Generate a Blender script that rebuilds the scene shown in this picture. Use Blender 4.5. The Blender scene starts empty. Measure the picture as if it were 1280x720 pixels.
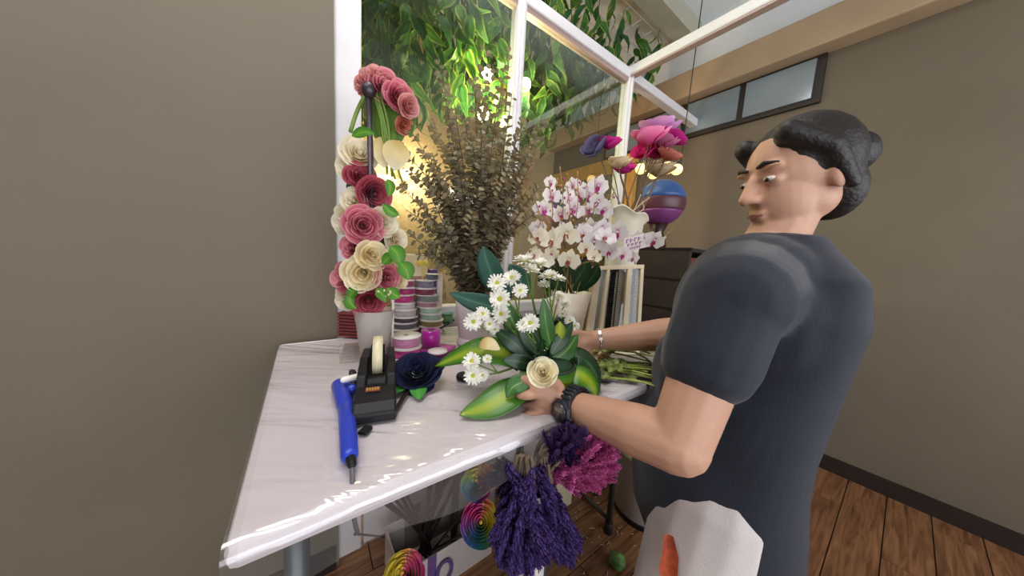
import bpy, bmesh, math, random
from mathutils import Vector, Matrix, Euler, noise

random.seed(7)
R = math.radians
V = Vector
SC = bpy.context.scene
COL = SC.collection

# ------------------------------------------------------------------ camera
FPX = 357.0                                   # focal length in pixels of a 1280 px wide frame
CAM_Z, PITCH, ROLL = 1.21, R(6.4), R(3.4)
cam_data = bpy.data.cameras.new('camera')
cam_data.sensor_width = 36.0
cam_data.lens = FPX / 1280.0 * 36.0
cam_data.clip_start = 0.02
cam = bpy.data.objects.new('camera', cam_data)
COL.objects.link(cam)
CAM_M = Matrix.Translation((0, 0, CAM_Z)) @ Matrix.Rotation(math.pi/2 - PITCH, 4, 'X') @ Matrix.Rotation(ROLL, 4, 'Z')
cam.matrix_world = CAM_M
SC.camera = cam
CAM_R = CAM_M.to_3x3()

# ------------------------------------------------------------------ world and exposure
world = bpy.data.worlds.new('world')
world.use_nodes = True
SC.world = world
bg = world.node_tree.nodes['Background']
bg.inputs['Color'].default_value = (0.75, 0.85, 1.0, 1)
bg.inputs['Strength'].default_value = 0.25
SC.view_settings.view_transform = 'Standard'
SC.view_settings.look = 'None'
SC.view_settings.exposure = 0.32
SC.view_settings.gamma = 1.0
SC.view_settings.use_curve_mapping = False
SC.cycles.max_bounces = 8
SC.cycles.transparent_max_bounces = 16
SC.cycles.caustics_reflective = False
SC.cycles.caustics_refractive = False
SC.cycles.sample_clamp_indirect = 4.0


def ray(px, py):
    return (CAM_R @ V(((px - 640) / FPX, -(py - 360) / FPX, -1))).normalized()

def P(px, py, Y):                              # the point the photograph shows at a pixel, Y metres in front
    d = ray(px, py)
    return V((0, 0, CAM_Z)) + d * (Y / d.y)

def T(px, py, z):                              # the point on the level z
    d = ray(px, py)
    return V((0, 0, CAM_Z)) + d * ((z - CAM_Z) / d.z)

TZ = 0.90                                      # height of the work table
C0 = T(812, 479, TZ); C0.z = 0                 # its front right corner on the floor plan
U = V((0.81, 0.587, 0)).normalized()           # along the table
Q = V((-0.587, 0.81, 0)).normalized()          # across it, away from the camera
UV_M = Matrix((U, Q, V((0, 0, 1)))).transposed()

def W(a, b, z=0.0):
    return C0 + U * a + Q * b + V((0, 0, z))

def ab(p):
    d = p - C0
    return d.dot(U), d.dot(Q)

def onB(px, py, b):                            # on the upright plane b metres behind the table front
    d = ray(px, py); o = V((0, 0, CAM_Z))
    return o + d * ((b - (o - C0).dot(Q)) / d.dot(Q))

def onA(px, py, a):                            # on the upright plane a metres along the table
    d = ray(px, py); o = V((0, 0, CAM_Z))
    return o + d * ((a - (o - C0).dot(U)) / d.dot(U))

B_GLASS, B_BACK, A_RIGHT, A_LEFT, B_FRONT, CEIL = 0.82, 2.5, 1.9, -3.4, -2.4, 3.15

# ------------------------------------------------------------------ large area lights (ceiling panels of the shop)
def area(name, loc, sx, sy, power, col, rot=(0, 0, 0)):
    l = bpy.data.lights.new(name, 'AREA')
    l.shape = 'RECTANGLE'; l.size = sx; l.size_y = sy; l.energy = power; l.color = col
    o = bpy.data.objects.new(name, l); COL.objects.link(o)
    o.location = loc; o.rotation_euler = rot
    return o

PANELS = [(-0.45, 0.42), (-1.15, -0.2), (-2.1, 0.2)]
for (a_, b_) in PANELS:
    area('panel_light', W(a_, b_, CEIL - 0.035), 0.85, 0.26, 8.0, (1.0, 0.95, 0.88), (0, 0, math.atan2(U.y, U.x)))

# added fill in the unseen window behind the camera, tipped up to brighten the ceiling
FILL_LOC = W(-.3, B_FRONT+.06, 1.45)
area('daylight_fill', FILL_LOC, 4.2, 1.7, 76.0, (0.92, 0.96, 1.0), (math.pi/2 + 0.30, 0, math.atan2(U.y, U.x)))

# ------------------------------------------------------------------ materials
def srgb(h):
    h = h.lstrip('#')
    c = [int(h[i:i+2], 16) / 255 for i in (0, 2, 4)]
    return tuple(((x / 12.92) if x <= 0.04045 else ((x + 0.055) / 1.055) ** 2.4) for x in c) + (1.0,)

def scalec(c, k):
    return tuple(min(1, x * k) for x in c[:3]) + (1.0,)

MATS = {}
def nt(m):
    return m.node_tree.nodes, m.node_tree.links

def M(name, col, var=0.12, scale=14.0, rough=0.55, bump=0.0, bscale=60.0, metal=0.0, spec=0.5, sheen=0.0, trans=0.0, emit=None, es=0.0, coat=0.0):
    if name in MATS: return MATS[name]
    m = bpy.data.materials.new(name); m.use_nodes = True
    n, l = nt(m); b = n['Principled BSDF']
    c = srgb(col)
    tc = n.new('ShaderNodeTexCoord')
    nz = n.new('ShaderNodeTexNoise'); nz.inputs['Scale'].default_value = scale; nz.inputs['Detail'].default_value = 4
    l.new(tc.outputs['Object'], nz.inputs['Vector'])
    rp = n.new('ShaderNodeValToRGB')
    rp.color_ramp.elements[0].position = 0.3; rp.color_ramp.elements[0].color = scalec(c, 1 - var)
    rp.color_ramp.elements[1].position = 0.7; rp.color_ramp.elements[1].color = scalec(c, 1 + var)
    l.new(nz.outputs['Fac'], rp.inputs['Fac']); l.new(rp.outputs['Color'], b.inputs['Base Color'])
    b.inputs['Roughness'].default_value = rough; b.inputs['Metallic'].default_value = metal
    b.inputs['Specular IOR Level'].default_value = spec
    b.inputs['Sheen Weight'].default_value = sheen
    b.inputs['Coat Weight'].default_value = coat
    if emit:
        b.inputs['Emission Color'].default_value = srgb(emit); b.inputs['Emission Strength'].default_value = es
    if bump:
        n2 = n.new('ShaderNodeTexNoise'); n2.inputs['Scale'].default_value = bscale; n2.inputs['Detail'].default_value = 5
        l.new(tc.outputs['Object'], n2.inputs['Vector'])
        bp = n.new('ShaderNodeBump'); bp.inputs['Strength'].default_value = bump; bp.inputs['Distance'].default_value = 0.01
        l.new(n2.outputs['Fac'], bp.inputs['Height']); l.new(bp.outputs['Normal'], b.inputs['Normal'])
    if trans:
        translucent(m, b, rp.outputs['Color'], trans)
    MATS[name] = m
    return m

def translucent(m, b, colsock, fac):
    n, l = nt(m)
    t = n.new('ShaderNodeBsdfTranslucent'); mx = n.new('ShaderNodeMixShader')
    mx.inputs[0].default_value = fac
    l.new(colsock, t.inputs['Color'])
    l.new(b.outputs[0], mx.inputs[1]); l.new(t.outputs[0], mx.inputs[2])
    l.new(mx.outputs[0], n['Material Output'].inputs['Surface'])

def ML(name, across=None, along=None, rough=0.5, trans=0.25, nscale=30, var=0.12, spec=0.4, bump=0.15):
    """leaf or petal: colour runs across (0 = midrib, 1 = margin) or along (0 = base, 1 = tip) the blade by its UVs"""
    if name in MATS: return MATS[name]
    m = bpy.data.materials.new(name); m.use_nodes = True
    n, l = nt(m); b = n['Principled BSDF']
    uv = n.new('ShaderNodeUVMap'); sp = n.new('ShaderNodeSeparateXYZ'); l.new(uv.outputs[0], sp.inputs[0])
    tc = n.new('ShaderNodeTexCoord')
    nz = n.new('ShaderNodeTexNoise'); nz.inputs['Scale'].default_value = nscale; nz.inputs['Detail'].default_value = 3
    l.new(tc.outputs['Object'], nz.inputs['Vector'])
    def math_(op, a, bval):
        k = n.new('ShaderNodeMath'); k.operation = op
        l.new(a, k.inputs[0])
        if isinstance(bval, (int, float)): k.inputs[1].default_value = bval
        else: l.new(bval, k.inputs[1])
        return k.outputs[0]
    if across:
        x = math_('MULTIPLY', math_('ABSOLUTE', math_('SUBTRACT', sp.outputs[0], 0.5), 0), 2.0); stops = across
    else:
        x = sp.outputs[1]; stops = along
    x = math_('ADD', x, math_('MULTIPLY', math_('SUBTRACT', nz.outputs['Fac'], 0.5), 0.28))
    rp = n.new('ShaderNodeValToRGB'); e = rp.color_ramp.elements
    while len(e) < len(stops): e.new(0.5)
    for k, (pos, c) in enumerate(stops):
        e[k].position = pos; e[k].color = srgb(c)
    l.new(x, rp.inputs['Fac'])
    hv = n.new('ShaderNodeHueSaturation')
    mv = n.new('ShaderNodeMapRange'); mv.inputs['To Min'].default_value = 1 - var; mv.inputs['To Max'].default_value = 1 + var
    l.new(nz.outputs['Fac'], mv.inputs['Value']); l.new(mv.outputs[0], hv.inputs['Value']); l.new(rp.outputs['Color'], hv.inputs['Color'])
    l.new(hv.outputs[0], b.inputs['Base Color'])
    b.inputs['Roughness'].default_value = rough; b.inputs['Specular IOR Level'].default_value = spec
    if bump:
        wv = n.new('ShaderNodeTexWave'); wv.inputs['Scale'].default_value = 6; wv.inputs['Distortion'].default_value = 1.5
        l.new(uv.outputs[0], wv.inputs['Vector'])
        bp = n.new('ShaderNodeBump'); bp.inputs['Strength'].default_value = bump; bp.inputs['Distance'].default_value = 0.002
        l.new(wv.outputs['Fac'], bp.inputs['Height']); l.new(bp.outputs['Normal'], b.inputs['Normal'])
    if trans: translucent(m, b, hv.outputs[0], trans)
    MATS[name] = m
    return m

def MGLASS(name, tint='#eef4f4', gloss=0.02, haze=0.0, rough=0.02, bump=0.0, bscale=8.0, fres=1.45):
    if name in MATS: return MATS[name]
    m = bpy.data.materials.new(name); m.use_nodes = True
    n, l = nt(m); n.remove(n['Principled BSDF'])
    tr = n.new('ShaderNodeBsdfTransparent'); tr.inputs['Color'].default_value = srgb(tint)
    gl = n.new('ShaderNodeBsdfGlossy'); gl.inputs['Roughness'].default_value = rough
    fr = n.new('ShaderNodeFresnel'); fr.inputs['IOR'].default_value = fres
    ad = n.new('ShaderNodeMath'); ad.operation = 'ADD'; ad.inputs[1].default_value = gloss; ad.use_clamp = True
    l.new(fr.outputs[0], ad.inputs[0])
    ge = n.new('ShaderNodeNewGeometry'); iv = n.new('ShaderNodeMath'); iv.operation = 'SUBTRACT'; iv.inputs[0].default_value = 1
    l.new(ge.outputs['Backfacing'], iv.inputs[1])
    mu = n.new('ShaderNodeMath'); mu.operation = 'MULTIPLY'; l.new(ad.outputs[0], mu.inputs[0]); l.new(iv.outputs[0], mu.inputs[1])
    mx = n.new('ShaderNodeMixShader'); l.new(mu.outputs[0], mx.inputs[0])
    src = tr.outputs[0]
    if haze:
        df = n.new('ShaderNodeBsdfDiffuse'); df.inputs['Color'].default_value = srgb('#e8e4e0')
        mh = n.new('ShaderNodeMixShader'); mh.inputs[0].default_value = haze
        l.new(tr.outputs[0], mh.inputs[1]); l.new(df.outputs[0], mh.inputs[2]); src = mh.outputs[0]
    l.new(src, mx.inputs[1]); l.new(gl.outputs[0], mx.inputs[2])
    if bump:
        tc = n.new('ShaderNodeTexCoord'); mp = n.new('ShaderNodeMapping')
        mp.inputs['Rotation'].default_value = (0, 0, -0.45); mp.inputs['Scale'].default_value = (0.55, 3.0, 1)
        nz = n.new('ShaderNodeTexNoise'); nz.inputs['Scale'].default_value = bscale; nz.inputs['Detail'].default_value = 3
        nz.inputs['Distortion'].default_value = 0.6
        bp = n.new('ShaderNodeBump'); bp.inputs['Strength'].default_value = bump; bp.inputs['Distance'].default_value = 0.02
        l.new(tc.outputs['Object'], mp.inputs[0]); l.new(mp.outputs[0], nz.inputs['Vector'])
        l.new(nz.outputs['Fac'], bp.inputs['Height'])
        l.new(bp.outputs['Normal'], gl.inputs['Normal']); l.new(bp.outputs['Normal'], fr.inputs['Normal'])
    l.new(mx.outputs[0], n['Material Output'].inputs['Surface'])
    MATS[name] = m
    return m

# ------------------------------------------------------------------ mesh builder
class MB:
    def __init__(s): s.v, s.f, s.uv = [], [], []
    def add(s, vs, fs, uvs=None):
        o = len(s.v)
        s.v += [V(x) for x in vs]; s.f += [tuple(i + o for i in f) for f in fs]
        s.uv += uvs if uvs else [(0.5, 0.5)] * len(vs)
        return s
    def box(s, c, size, rot=None):
        c = V(c); h = V(size) / 2
        vs = []
        for x in (-1, 1):
            for y in (-1, 1):
                for z in (-1, 1):
                    d = V((x*h.x, y*h.y, z*h.z))
                    vs.append(c + (rot @ d if rot else d))
        return s.add(vs, [(0,1,3,2),(4,6,7,5),(0,4,5,1),(2,3,7,6),(0,2,6,4),(1,5,7,3)])
    def hexa(s, p):                            # eight corners: bottom ring of four, top ring of four
        return s.add(p, [(3,2,1,0),(4,5,6,7),(0,1,5,4),(1,2,6,5),(2,3,7,6),(3,0,4,7)])
    def tube(s, pts, r, n=8, cap=True):
        pts = [V(p) for p in pts]; k = len(pts)
        if not hasattr(r, '__len__'): r = [r] * k
        t0 = (pts[1] - pts[0]).normalized()
        a = t0.orthogonal().normalized(); vs, uvs = [], []
        for i in range(k):
            t = (pts[min(i+1, k-1)] - pts[max(i-1, 0)])
            t = t.normalized() if t.length > 1e-9 else t0
            a = (a - t * a.dot(t)); a = a.normalized() if a.length > 1e-6 else t.orthogonal().normalized()
            b = t.cross(a)
            for j in range(n):
                g = 2*math.pi*j/n
                vs.append(pts[i] + (a*math.cos(g) + b*math.sin(g)) * r[i]); uvs.append((j/n, i/(k-1)))
        fs = [(i*n+j, i*n+(j+1) % n, (i+1)*n+(j+1) % n, (i+1)*n+j) for i in range(k-1) for j in range(n)]
        if cap: fs += [tuple(reversed(range(n))), tuple(range((k-1)*n, k*n))]
        return s.add(vs, fs, uvs)
    def capsule(s, a, b, ra, rb, n=14):
        a, b = V(a), V(b); t = (b-a).normalized(); pts, rs = [], []
        for g in (80, 55, 28, 0):
            pts.append(a - t*ra*math.sin(R(g))); rs.append(max(ra*math.cos(R(g)), 1e-4))
        for g in (0, 28, 55, 80):
            pts.append(b + t*rb*math.sin(R(g))); rs.append(max(rb*math.cos(R(g)), 1e-4))
        return s.tube(pts, rs, n)
    def chain(s, pts, rs, n=14):
        for i in range(len(pts)-1): s.capsule(pts[i], pts[i+1], rs[i], rs[i+1], n)
        return s
    def ell(s, c, r, rot=None, nu=16, nv=10):
        c = V(c); vs = []
        for i in range(nv+1):
            th = math.pi*i/nv
            for j in range(nu):
                g = 2*math.pi*j/nu
                d = V((r[0]*math.sin(th)*math.cos(g), r[1]*math.sin(th)*math.sin(g), r[2]*math.cos(th)))
                if i in (0, nv): d = d + V((1e-5*math.cos(g), 1e-5*math.sin(g), 0))
                vs.append(c + (rot @ d if rot else d))
        fs = [(i*nu+j, (i+1)*nu+j, (i+1)*nu+(j+1) % nu, i*nu+(j+1) % nu) for i in range(nv) for j in range(nu)]
        fs += [tuple(range(nu)), tuple(reversed(range(nv*nu, (nv+1)*nu)))]
        return s.add(vs, fs)
    def lathe(s, prof, c=(0, 0, 0), n=24, rot=None, cap=True):
        c = V(c); vs = []; k = len(prof)
        for (r, z) in prof:
            for j in range(n):
                g = 2*math.pi*j/n
                d = V((r*math.cos(g), r*math.sin(g), z)); vs.append(c + (rot @ d if rot else d))
        fs = [(i*n+j, i*n+(j+1) % n, (i+1)*n+(j+1) % n, (i+1)*n+j) for i in range(k-1) for j in range(n)]
        if cap: fs += [tuple(reversed(range(n))), tuple(range((k-1)*n, k*n))]
        return s.add(vs, fs)
    def blade(s, pts, ws, up, nx=4, fold=0.0, thick=0.0):
        """leaf along pts, half widths ws, UP the side its face looks to, fold > 0 lifts the margins"""
        pts = [V(p) for p in pts]; k = len(pts); up = V(up); vs, uvs = [], []
        for i in range(k):
            t = (pts[min(i+1, k-1)] - pts[max(i-1, 0)]).normalized()
            side = t.cross(up); side = side.normalized() if side.length > 1e-6 else t.orthogonal()
            nn = side.cross(t).normalized()
            for j in range(nx+1):
                x = -1 + 2*j/nx
                vs.append(pts[i] + side*x*ws[i] + nn*fold*ws[i]*abs(x)**1.5); uvs.append((j/nx, i/(k-1)))
        fs = [(i*(nx+1)+j, i*(nx+1)+j+1, (i+1)*(nx+1)+j+1, (i+1)*(nx+1)+j) for i in range(k-1) for j in range(nx)]
        return s.add(vs, fs, uvs)
    def mesh(s, name, smooth=True, origin=None):
        me = bpy.data.meshes.new(name)
        o = V(origin) if origin is not None else V((0, 0, 0))
        me.from_pydata([tuple(x - o) for x in s.v], [], s.f)
        l = me.uv_layers.new(name='UVMap')
        li = [0] * len(me.loops); me.loops.foreach_get('vertex_index', li)
        flat = []
        for i in li: flat += s.uv[i]
        l.data.foreach_set('uv', flat)
        if smooth: me.polygons.foreach_set('use_smooth', [True]*len(me.polygons))
        me.update()
        return me

def spline(pts, n=12):
    pts = [V(p) for p in pts]
    if len(pts) == 2: return [pts[0].lerp(pts[1], i/n) for i in range(n+1)]
    e = [pts[0]*2 - pts[1]] + pts + [pts[-1]*2 - pts[-2]]
    out = []; seg = len(pts)-1; per = max(1, round(n/seg))
    for k in range(seg):
        a, b, c, d = e[k:k+4]
        for i in range(per):
            t = i/per
            out.append(0.5*((2*b) + (c-a)*t + (2*a-5*b+4*c-d)*t*t + (3*b-a-3*c+d)*t**3))
    out.append(pts[-1]); return out

# ------------------------------------------------------------------ things and parts
def tag(o, label=None, cat=None, group=None, kind=None):
    if label: o['label'] = label
    if cat: o['category'] = cat
    if group: o['group'] = group
    if kind: o['kind'] = kind
    return o

def link(name, me, mat=None, parent=None, m=None):
    o = bpy.data.objects.new(name, me); COL.objects.link(o)
    if mat is not None:
        if len(me.materials) == 0: me.materials.append(mat)
        elif me.materials[0] is not mat:
            o.material_slots[0].link = 'OBJECT'; o.material_slots[0].material = mat
    if parent is not None: o.parent = parent
    if m is not None: o.matrix_basis = m
    return o

def thing(name, loc, label, cat, group=None, m=None, kind=None):
    o = bpy.data.objects.new(name, None); COL.objects.link(o)
    o.empty_display_size = 0.02
    o.matrix_basis = m if m is not None else Matrix.Translation(V(loc))
    return tag(o, label, cat, group, kind)

def part(root, name, mb, mat, smooth=True, bevel=0.0, label=None, kind=None, sub=None):
    """mb is in world coordinates; becomes a child of root (or of the part sub, which has root's frame)"""
    me = mb.mesh(name, smooth)
    me.transform(root.matrix_basis.inverted())
    o = link(name, me, mat, sub if sub else root)
    if bevel: bev(o, bevel)
    return tag(o, label, kind=kind)

def solo(name, mb, mat, label, cat, group=None, smooth=True, bevel=0.0, kind=None, base=None):
    vs = mb.v
    c = V(base) if base is not None else V((sum(v.x for v in vs)/len(vs), sum(v.y for v in vs)/len(vs), min(v.z for v in vs)))
    o = link(name, mb.mesh(name, smooth, c), mat); o.location = c
    if bevel: bev(o, bevel)
    return tag(o, label, cat, group, kind)

def bev(o, w, seg=2):
    md = o.modifiers.new('bevel', 'BEVEL'); md.width = w; md.segments = seg; md.limit_method = 'ANGLE'; md.angle_limit = R(40)

def solidify(o, t, off=0):
    md = o.modifiers.new('solidify', 'SOLIDIFY'); md.thickness = t; md.offset = off

def struct(name, mb, mat, parent=None, smooth=False, bevel=0.0):
    vs = mb.v
    if parent is None:
        c = V((sum(v.x for v in vs)/len(vs), sum(v.y for v in vs)/len(vs), min(v.z for v in vs)))
        o = link(name, mb.mesh(name, smooth, c), mat); o.location = c; o['kind'] = 'structure'
    else:
        me = mb.mesh(name, smooth); me.transform(parent.matrix_basis.inverted()); o = link(name, me, mat, parent)
    if bevel: bev(o, bevel)
    return o

def look(zdir, roll=0.0, loc=(0, 0, 0), s=1.0):
    """matrix whose local +Z points along zdir"""
    z = V(zdir).normalized()
    x = V((0, 0, 1)).cross(z)
    if x.length < 1e-4: x = V((1, 0, 0))
    x.normalize(); y = z.cross(x)
    m = Matrix((x, y, z)).transposed() @ Matrix.Rotation(roll, 3, 'Z')
    return Matrix.Translation(V(loc)) @ m.to_4x4() @ Matrix.Scale(s, 4)

def to_cam(p):
    return (V((0, 0, CAM_Z)) - V(p)).normalized()

def rbox(mb, a0, a1, b0, b1, z0, z1):           # box in the table's frame
    return mb.hexa([W(a0, b0, z0), W(a1, b0, z0), W(a1, b1, z0), W(a0, b1, z0), W(a0, b0, z1), W(a1, b0, z1), W(a1, b1, z1), W(a0, b1, z1)])

# ================================================================== THE SETTING
m_taupe = M('taupe_paint', '#756a5a', var=0.05, scale=3, rough=0.8, bump=0.05, bscale=120)
m_warmwall = M('cream_paint', '#ecc79c', var=0.06, scale=3, rough=0.75, bump=0.05, bscale=90)
m_ceil = M('ceiling_paint', '#e9eef4', var=0.03, scale=4, rough=0.8)
m_lowceil = M('soffit_paint', '#6f685f', var=0.05, scale=4, rough=0.85)
m_white = M('white_frame_paint', '#e9e4e6', var=0.04, scale=9, rough=0.35, bump=0.03)
m_tan = M('tan_beam_paint', '#b39a7c', var=0.08, scale=5, rough=0.6)
m_olive = M('ceiling_beam_paint', '#b9b7a4', var=0.06, scale=5, rough=0.6)
m_gold = M('pine_wood', '#d8a552', var=0.16, scale=7, rough=0.5, bump=0.1)
m_dark = M('dark_wood', '#2c211c', var=0.2, scale=8, rough=0.55, bump=0.1)

def wood(name, cols, sc):
    m = bpy.data.materials.new(name); m.use_nodes = True
    n, l = nt(m); b = n['Principled BSDF']
    tc = n.new('ShaderNodeTexCoord'); mp = n.new('ShaderNodeMapping'); mp.inputs['Scale'].default_value = sc
    oi = n.new('ShaderNodeObjectInfo'); av = n.new('ShaderNodeVectorMath'); av.operation = 'ADD'
    l.new(tc.outputs['Object'], mp.inputs[0]); l.new(mp.outputs[0], av.inputs[0])
    sc2 = n.new('ShaderNodeVectorMath'); sc2.operation = 'SCALE'; sc2.inputs[0].default_value = (31, 17, 5)
    l.new(oi.outputs['Random'], sc2.inputs['Scale']); l.new(sc2.outputs[0], av.inputs[1])
    nz = n.new('ShaderNodeTexNoise'); nz.inputs['Scale'].default_value = 3; nz.inputs['Detail'].default_value = 6; nz.inputs['Distortion'].default_value = 1.2
    l.new(av.outputs[0], nz.inputs['Vector'])
    rp = n.new('ShaderNodeValToRGB'); e = rp.color_ramp.elements
    e[0].position = .3; e[0].color = srgb(cols[0]); e[1].position = .7; e[1].color = srgb(cols[2])
    x = e.new(.5); x.color = srgb(cols[1])
    l.new(nz.outputs['Fac'], rp.inputs['Fac']); l.new(rp.outputs['Color'], b.inputs['Base Color'])
    b.inputs['Roughness'].default_value = 0.42
    bp = n.new('ShaderNodeBump'); bp.inputs['Strength'].default_value = .12; bp.inputs['Distance'].default_value = .004
    l.new(nz.outputs['Fac'], bp.inputs['Height']); l.new(bp.outputs['Normal'], b.inputs['Normal'])
    return m
m_floor = wood('floor_wood', ['#5a3a22', '#81573a', '#9a6f4a'], (1.2, 14, 14))

# floor: a base with planks lying along the table
fl = struct('floor', rbox(MB(), A_LEFT, A_RIGHT+.1, B_FRONT, B_BACK+.1, -0.12, -0.012), m_dark)
plank_me = MB().box((0, 0, -0.006), (1.196, 0.136, 0.012)).mesh('plank', False)
rotU = Matrix.Rotation(math.atan2(U.y, U.x), 4, 'Z')
k = 0
for i in range(31):
    b = B_FRONT + 0.07 + i*0.14
    if b > B_BACK: break
    off = (i*0.47) % 1.2
    a = A_LEFT + 0.6 - off
    while a - 0.6 < A_RIGHT + .6:
        if a + .6 > A_LEFT + .3 and a - .6 < A_RIGHT and -1.4 < b < 1.75 and -2.6 < a < 2.5:
            link('plank', plank_me, m_floor, fl, Matrix.Translation(W(a, b, 0.0) - fl.location) @ rotU)
        a += 1.2
# walls
struct('wall_back', rbox(MB(), A_LEFT, A_RIGHT+.1, B_BACK, B_BACK+.1, 0, CEIL), m_warmwall)
struct('wall_right', rbox(MB(), A_RIGHT, A_RIGHT+.1, B_FRONT, B_BACK, 0, CEIL), m_taupe)
# front wall with an added, unseen window opened to let the fill light in
WF0, WF1, WZ0, WZ1 = -2.5, 1.85, .5, 2.4
mbf = rbox(MB(), A_LEFT, A_RIGHT, B_FRONT-.1, B_FRONT, 0, WZ0); rbox(mbf, A_LEFT, A_RIGHT, B_FRONT-.1, B_FRONT, WZ1, CEIL)
rbox(mbf, A_LEFT, WF0, B_FRONT-.1, B_FRONT, WZ0, WZ1); rbox(mbf, WF1, A_RIGHT, B_FRONT-.1, B_FRONT, WZ0, WZ1)
struct('wall_front', mbf, m_taupe)
wf = struct('added_window', rbox(MB(), WF0, WF1, B_FRONT-.09, B_FRONT-.02, WZ0, WZ0+.05), m_white)
for a in (WF0+.03, -.3, WF1-.03): struct('frame_post', rbox(MB(), a-.03, a+.03, B_FRONT-.09, B_FRONT-.02, WZ0+.05, WZ1), m_white, wf)
struct('frame_rail', rbox(MB(), WF0, WF1, B_FRONT-.09, B_FRONT-.02, WZ1-.05, WZ1), m_white, wf)
struct('wall_corner', rbox(MB(), A_LEFT-.1, A_LEFT, B_FRONT, B_BACK, 0, CEIL), m_taupe)
a_jamb = ab(onB(434, 150, B_GLASS))[0]
struct('wall_left', rbox(MB(), A_LEFT, a_jamb-0.04, B_GLASS-.05, B_GLASS+.05, 0, CEIL), m_taupe, smooth=False)
struct('baseboard_left', rbox(MB(), A_LEFT, a_jamb-0.05, B_GLASS-.066, B_GLASS-.05, 0, .09), m_dark)
struct('baseboard_right', rbox(MB(), A_RIGHT-.016, A_RIGHT, B_FRONT, B_BACK, 0, .09), m_dark)
# ceiling: high and white over the work table, lower and darker behind the camera
struct('ceiling', rbox(MB(), A_LEFT, A_RIGHT, B_GLASS-1.5, B_BACK, CEIL, CEIL+.08), m_ceil)
struct('trim_1', rbox(MB(), A_LEFT, A_RIGHT, B_FRONT, B_GLASS-1.5, CEIL-.32, CEIL+.08), m_lowceil)
# a beam under the ceiling along the glass and a tan beam along the far side wall
pb = onB(765, 24, B_GLASS+.1)
struct('trim_2', rbox(MB(), -1.6, A_RIGHT, B_GLASS+.04, B_GLASS+.17, CEIL-.14, CEIL), m_olive)
z1 = onA(690, 193, A_RIGHT).z; z2 = onA(792, 130, A_RIGHT).z
struct('trim_3', rbox(MB(), A_RIGHT-.14, A_RIGHT, -1.2, B_BACK, z1, z2), m_tan, bevel=.01)

struct('trim_4', rbox(MB(), A_RIGHT-.02, A_RIGHT, -1.2, B_BACK, z2, CEIL), m_ceil)

# a low transom of smoky panes under the tan beam
zg = onA(754, 203, A_RIGHT).z
m_smoke = M('smoky_pane', '#7f8d96', var=0.15, scale=3, rough=0.15, spec=.7)
win = struct('window_2', rbox(MB(), A_RIGHT-.03, A_RIGHT, 0.1, 1.7, zg, z1), m_dark)
for q in range(4):
    b0 = .14 + q*.39
    struct('pane', rbox(MB(), A_RIGHT-.045, A_RIGHT-.028, b0, b0+.35, zg+.03, z1-.02), m_smoke, win)

# the glass partition
zt = onB(786, 96, B_GLASS).z
a1 = ab(onB(640, 180, B_GLASS))[0]; a2 = ab(onB(775, 200, B_GLASS))[0]
part_a = [a_jamb, a1, a2]
gp = thing('window_1', W(a1, B_GLASS, 0), None, None, kind='structure')
PW = .024
for k, a in enumerate(part_a):
    w = .04 if k == 0 else PW
    b = MB(); rbox(b, a-w, a+w, B_GLASS-.03, B_GLASS+.03, 0, zt+.0)
    part(gp, 'post', b, m_white, False, .006)
    if k:
        b = MB(); rbox(b, a-.008, a+.008, B_GLASS-.042, B_GLASS-.03, 0, zt)
        part(gp, 'post_ridge', b, m_white, False, .003)
def rail(a0, a1_, z, h=.028, d=.03):
    b = MB(); rbox(b, a0, a1_, B_GLASS-d, B_GLASS+d, z-h, z+h); part(gp, 'rail', b, m_white, False, .006)
rail(a_jamb, a1, zt); rail(a1, a2, zt); rail(a_jamb, a1, .95); rail(a1, a2, .95); rail(a2, A_RIGHT, zt)
for s0, s1 in ((a_jamb+.05, a1-PW), (a1+PW, a2-PW)):       # thin tan inner beads under the top rail
    b = MB(); rbox(b, s0, s1, B_GLASS-.02, B_GLASS+.02, zt-.05, zt-.028)
    part(gp, 'bead', b, M('bead_paint', '#b69a92', var=.05, rough=.4), False, .003)
m_glass = MGLASS('partition_glass', '#e4efec', gloss=.24)
for s0, s1 in ((a_jamb+.05, a1-PW), (a1+PW, a2-PW)):
    b = MB(); rbox(b, s0, s1, B_GLASS-.004, B_GLASS+.004, .98, zt-.05); part(gp, 'pane', b, m_glass, False)
    b = MB(); rbox(b, s0, s1, B_GLASS-.012, B_GLASS+.012, .0, .92); part(gp, 'kick_panel', b, m_white, False)
# the top rail that comes forward over the table, with its far post
b = MB(); rbox(b, a2-.026, a2+.026, B_GLASS-1.75, B_GLASS, zt-.012, zt+.04); part(gp, 'rail', b, m_white, False, .006)
b = MB(); rbox(b, a2-.02, a2+.02, B_GLASS-1.72, B_GLASS-.0, zt-.02, zt-.011); part(gp, 'bead', b, MATS['bead_paint'], False)
b = MB(); rbox(b, a2-PW, a2+PW, B_GLASS-1.78, B_GLASS-1.73, 0, zt+.04); part(gp, 'post', b, m_white, False, .006)

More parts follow.
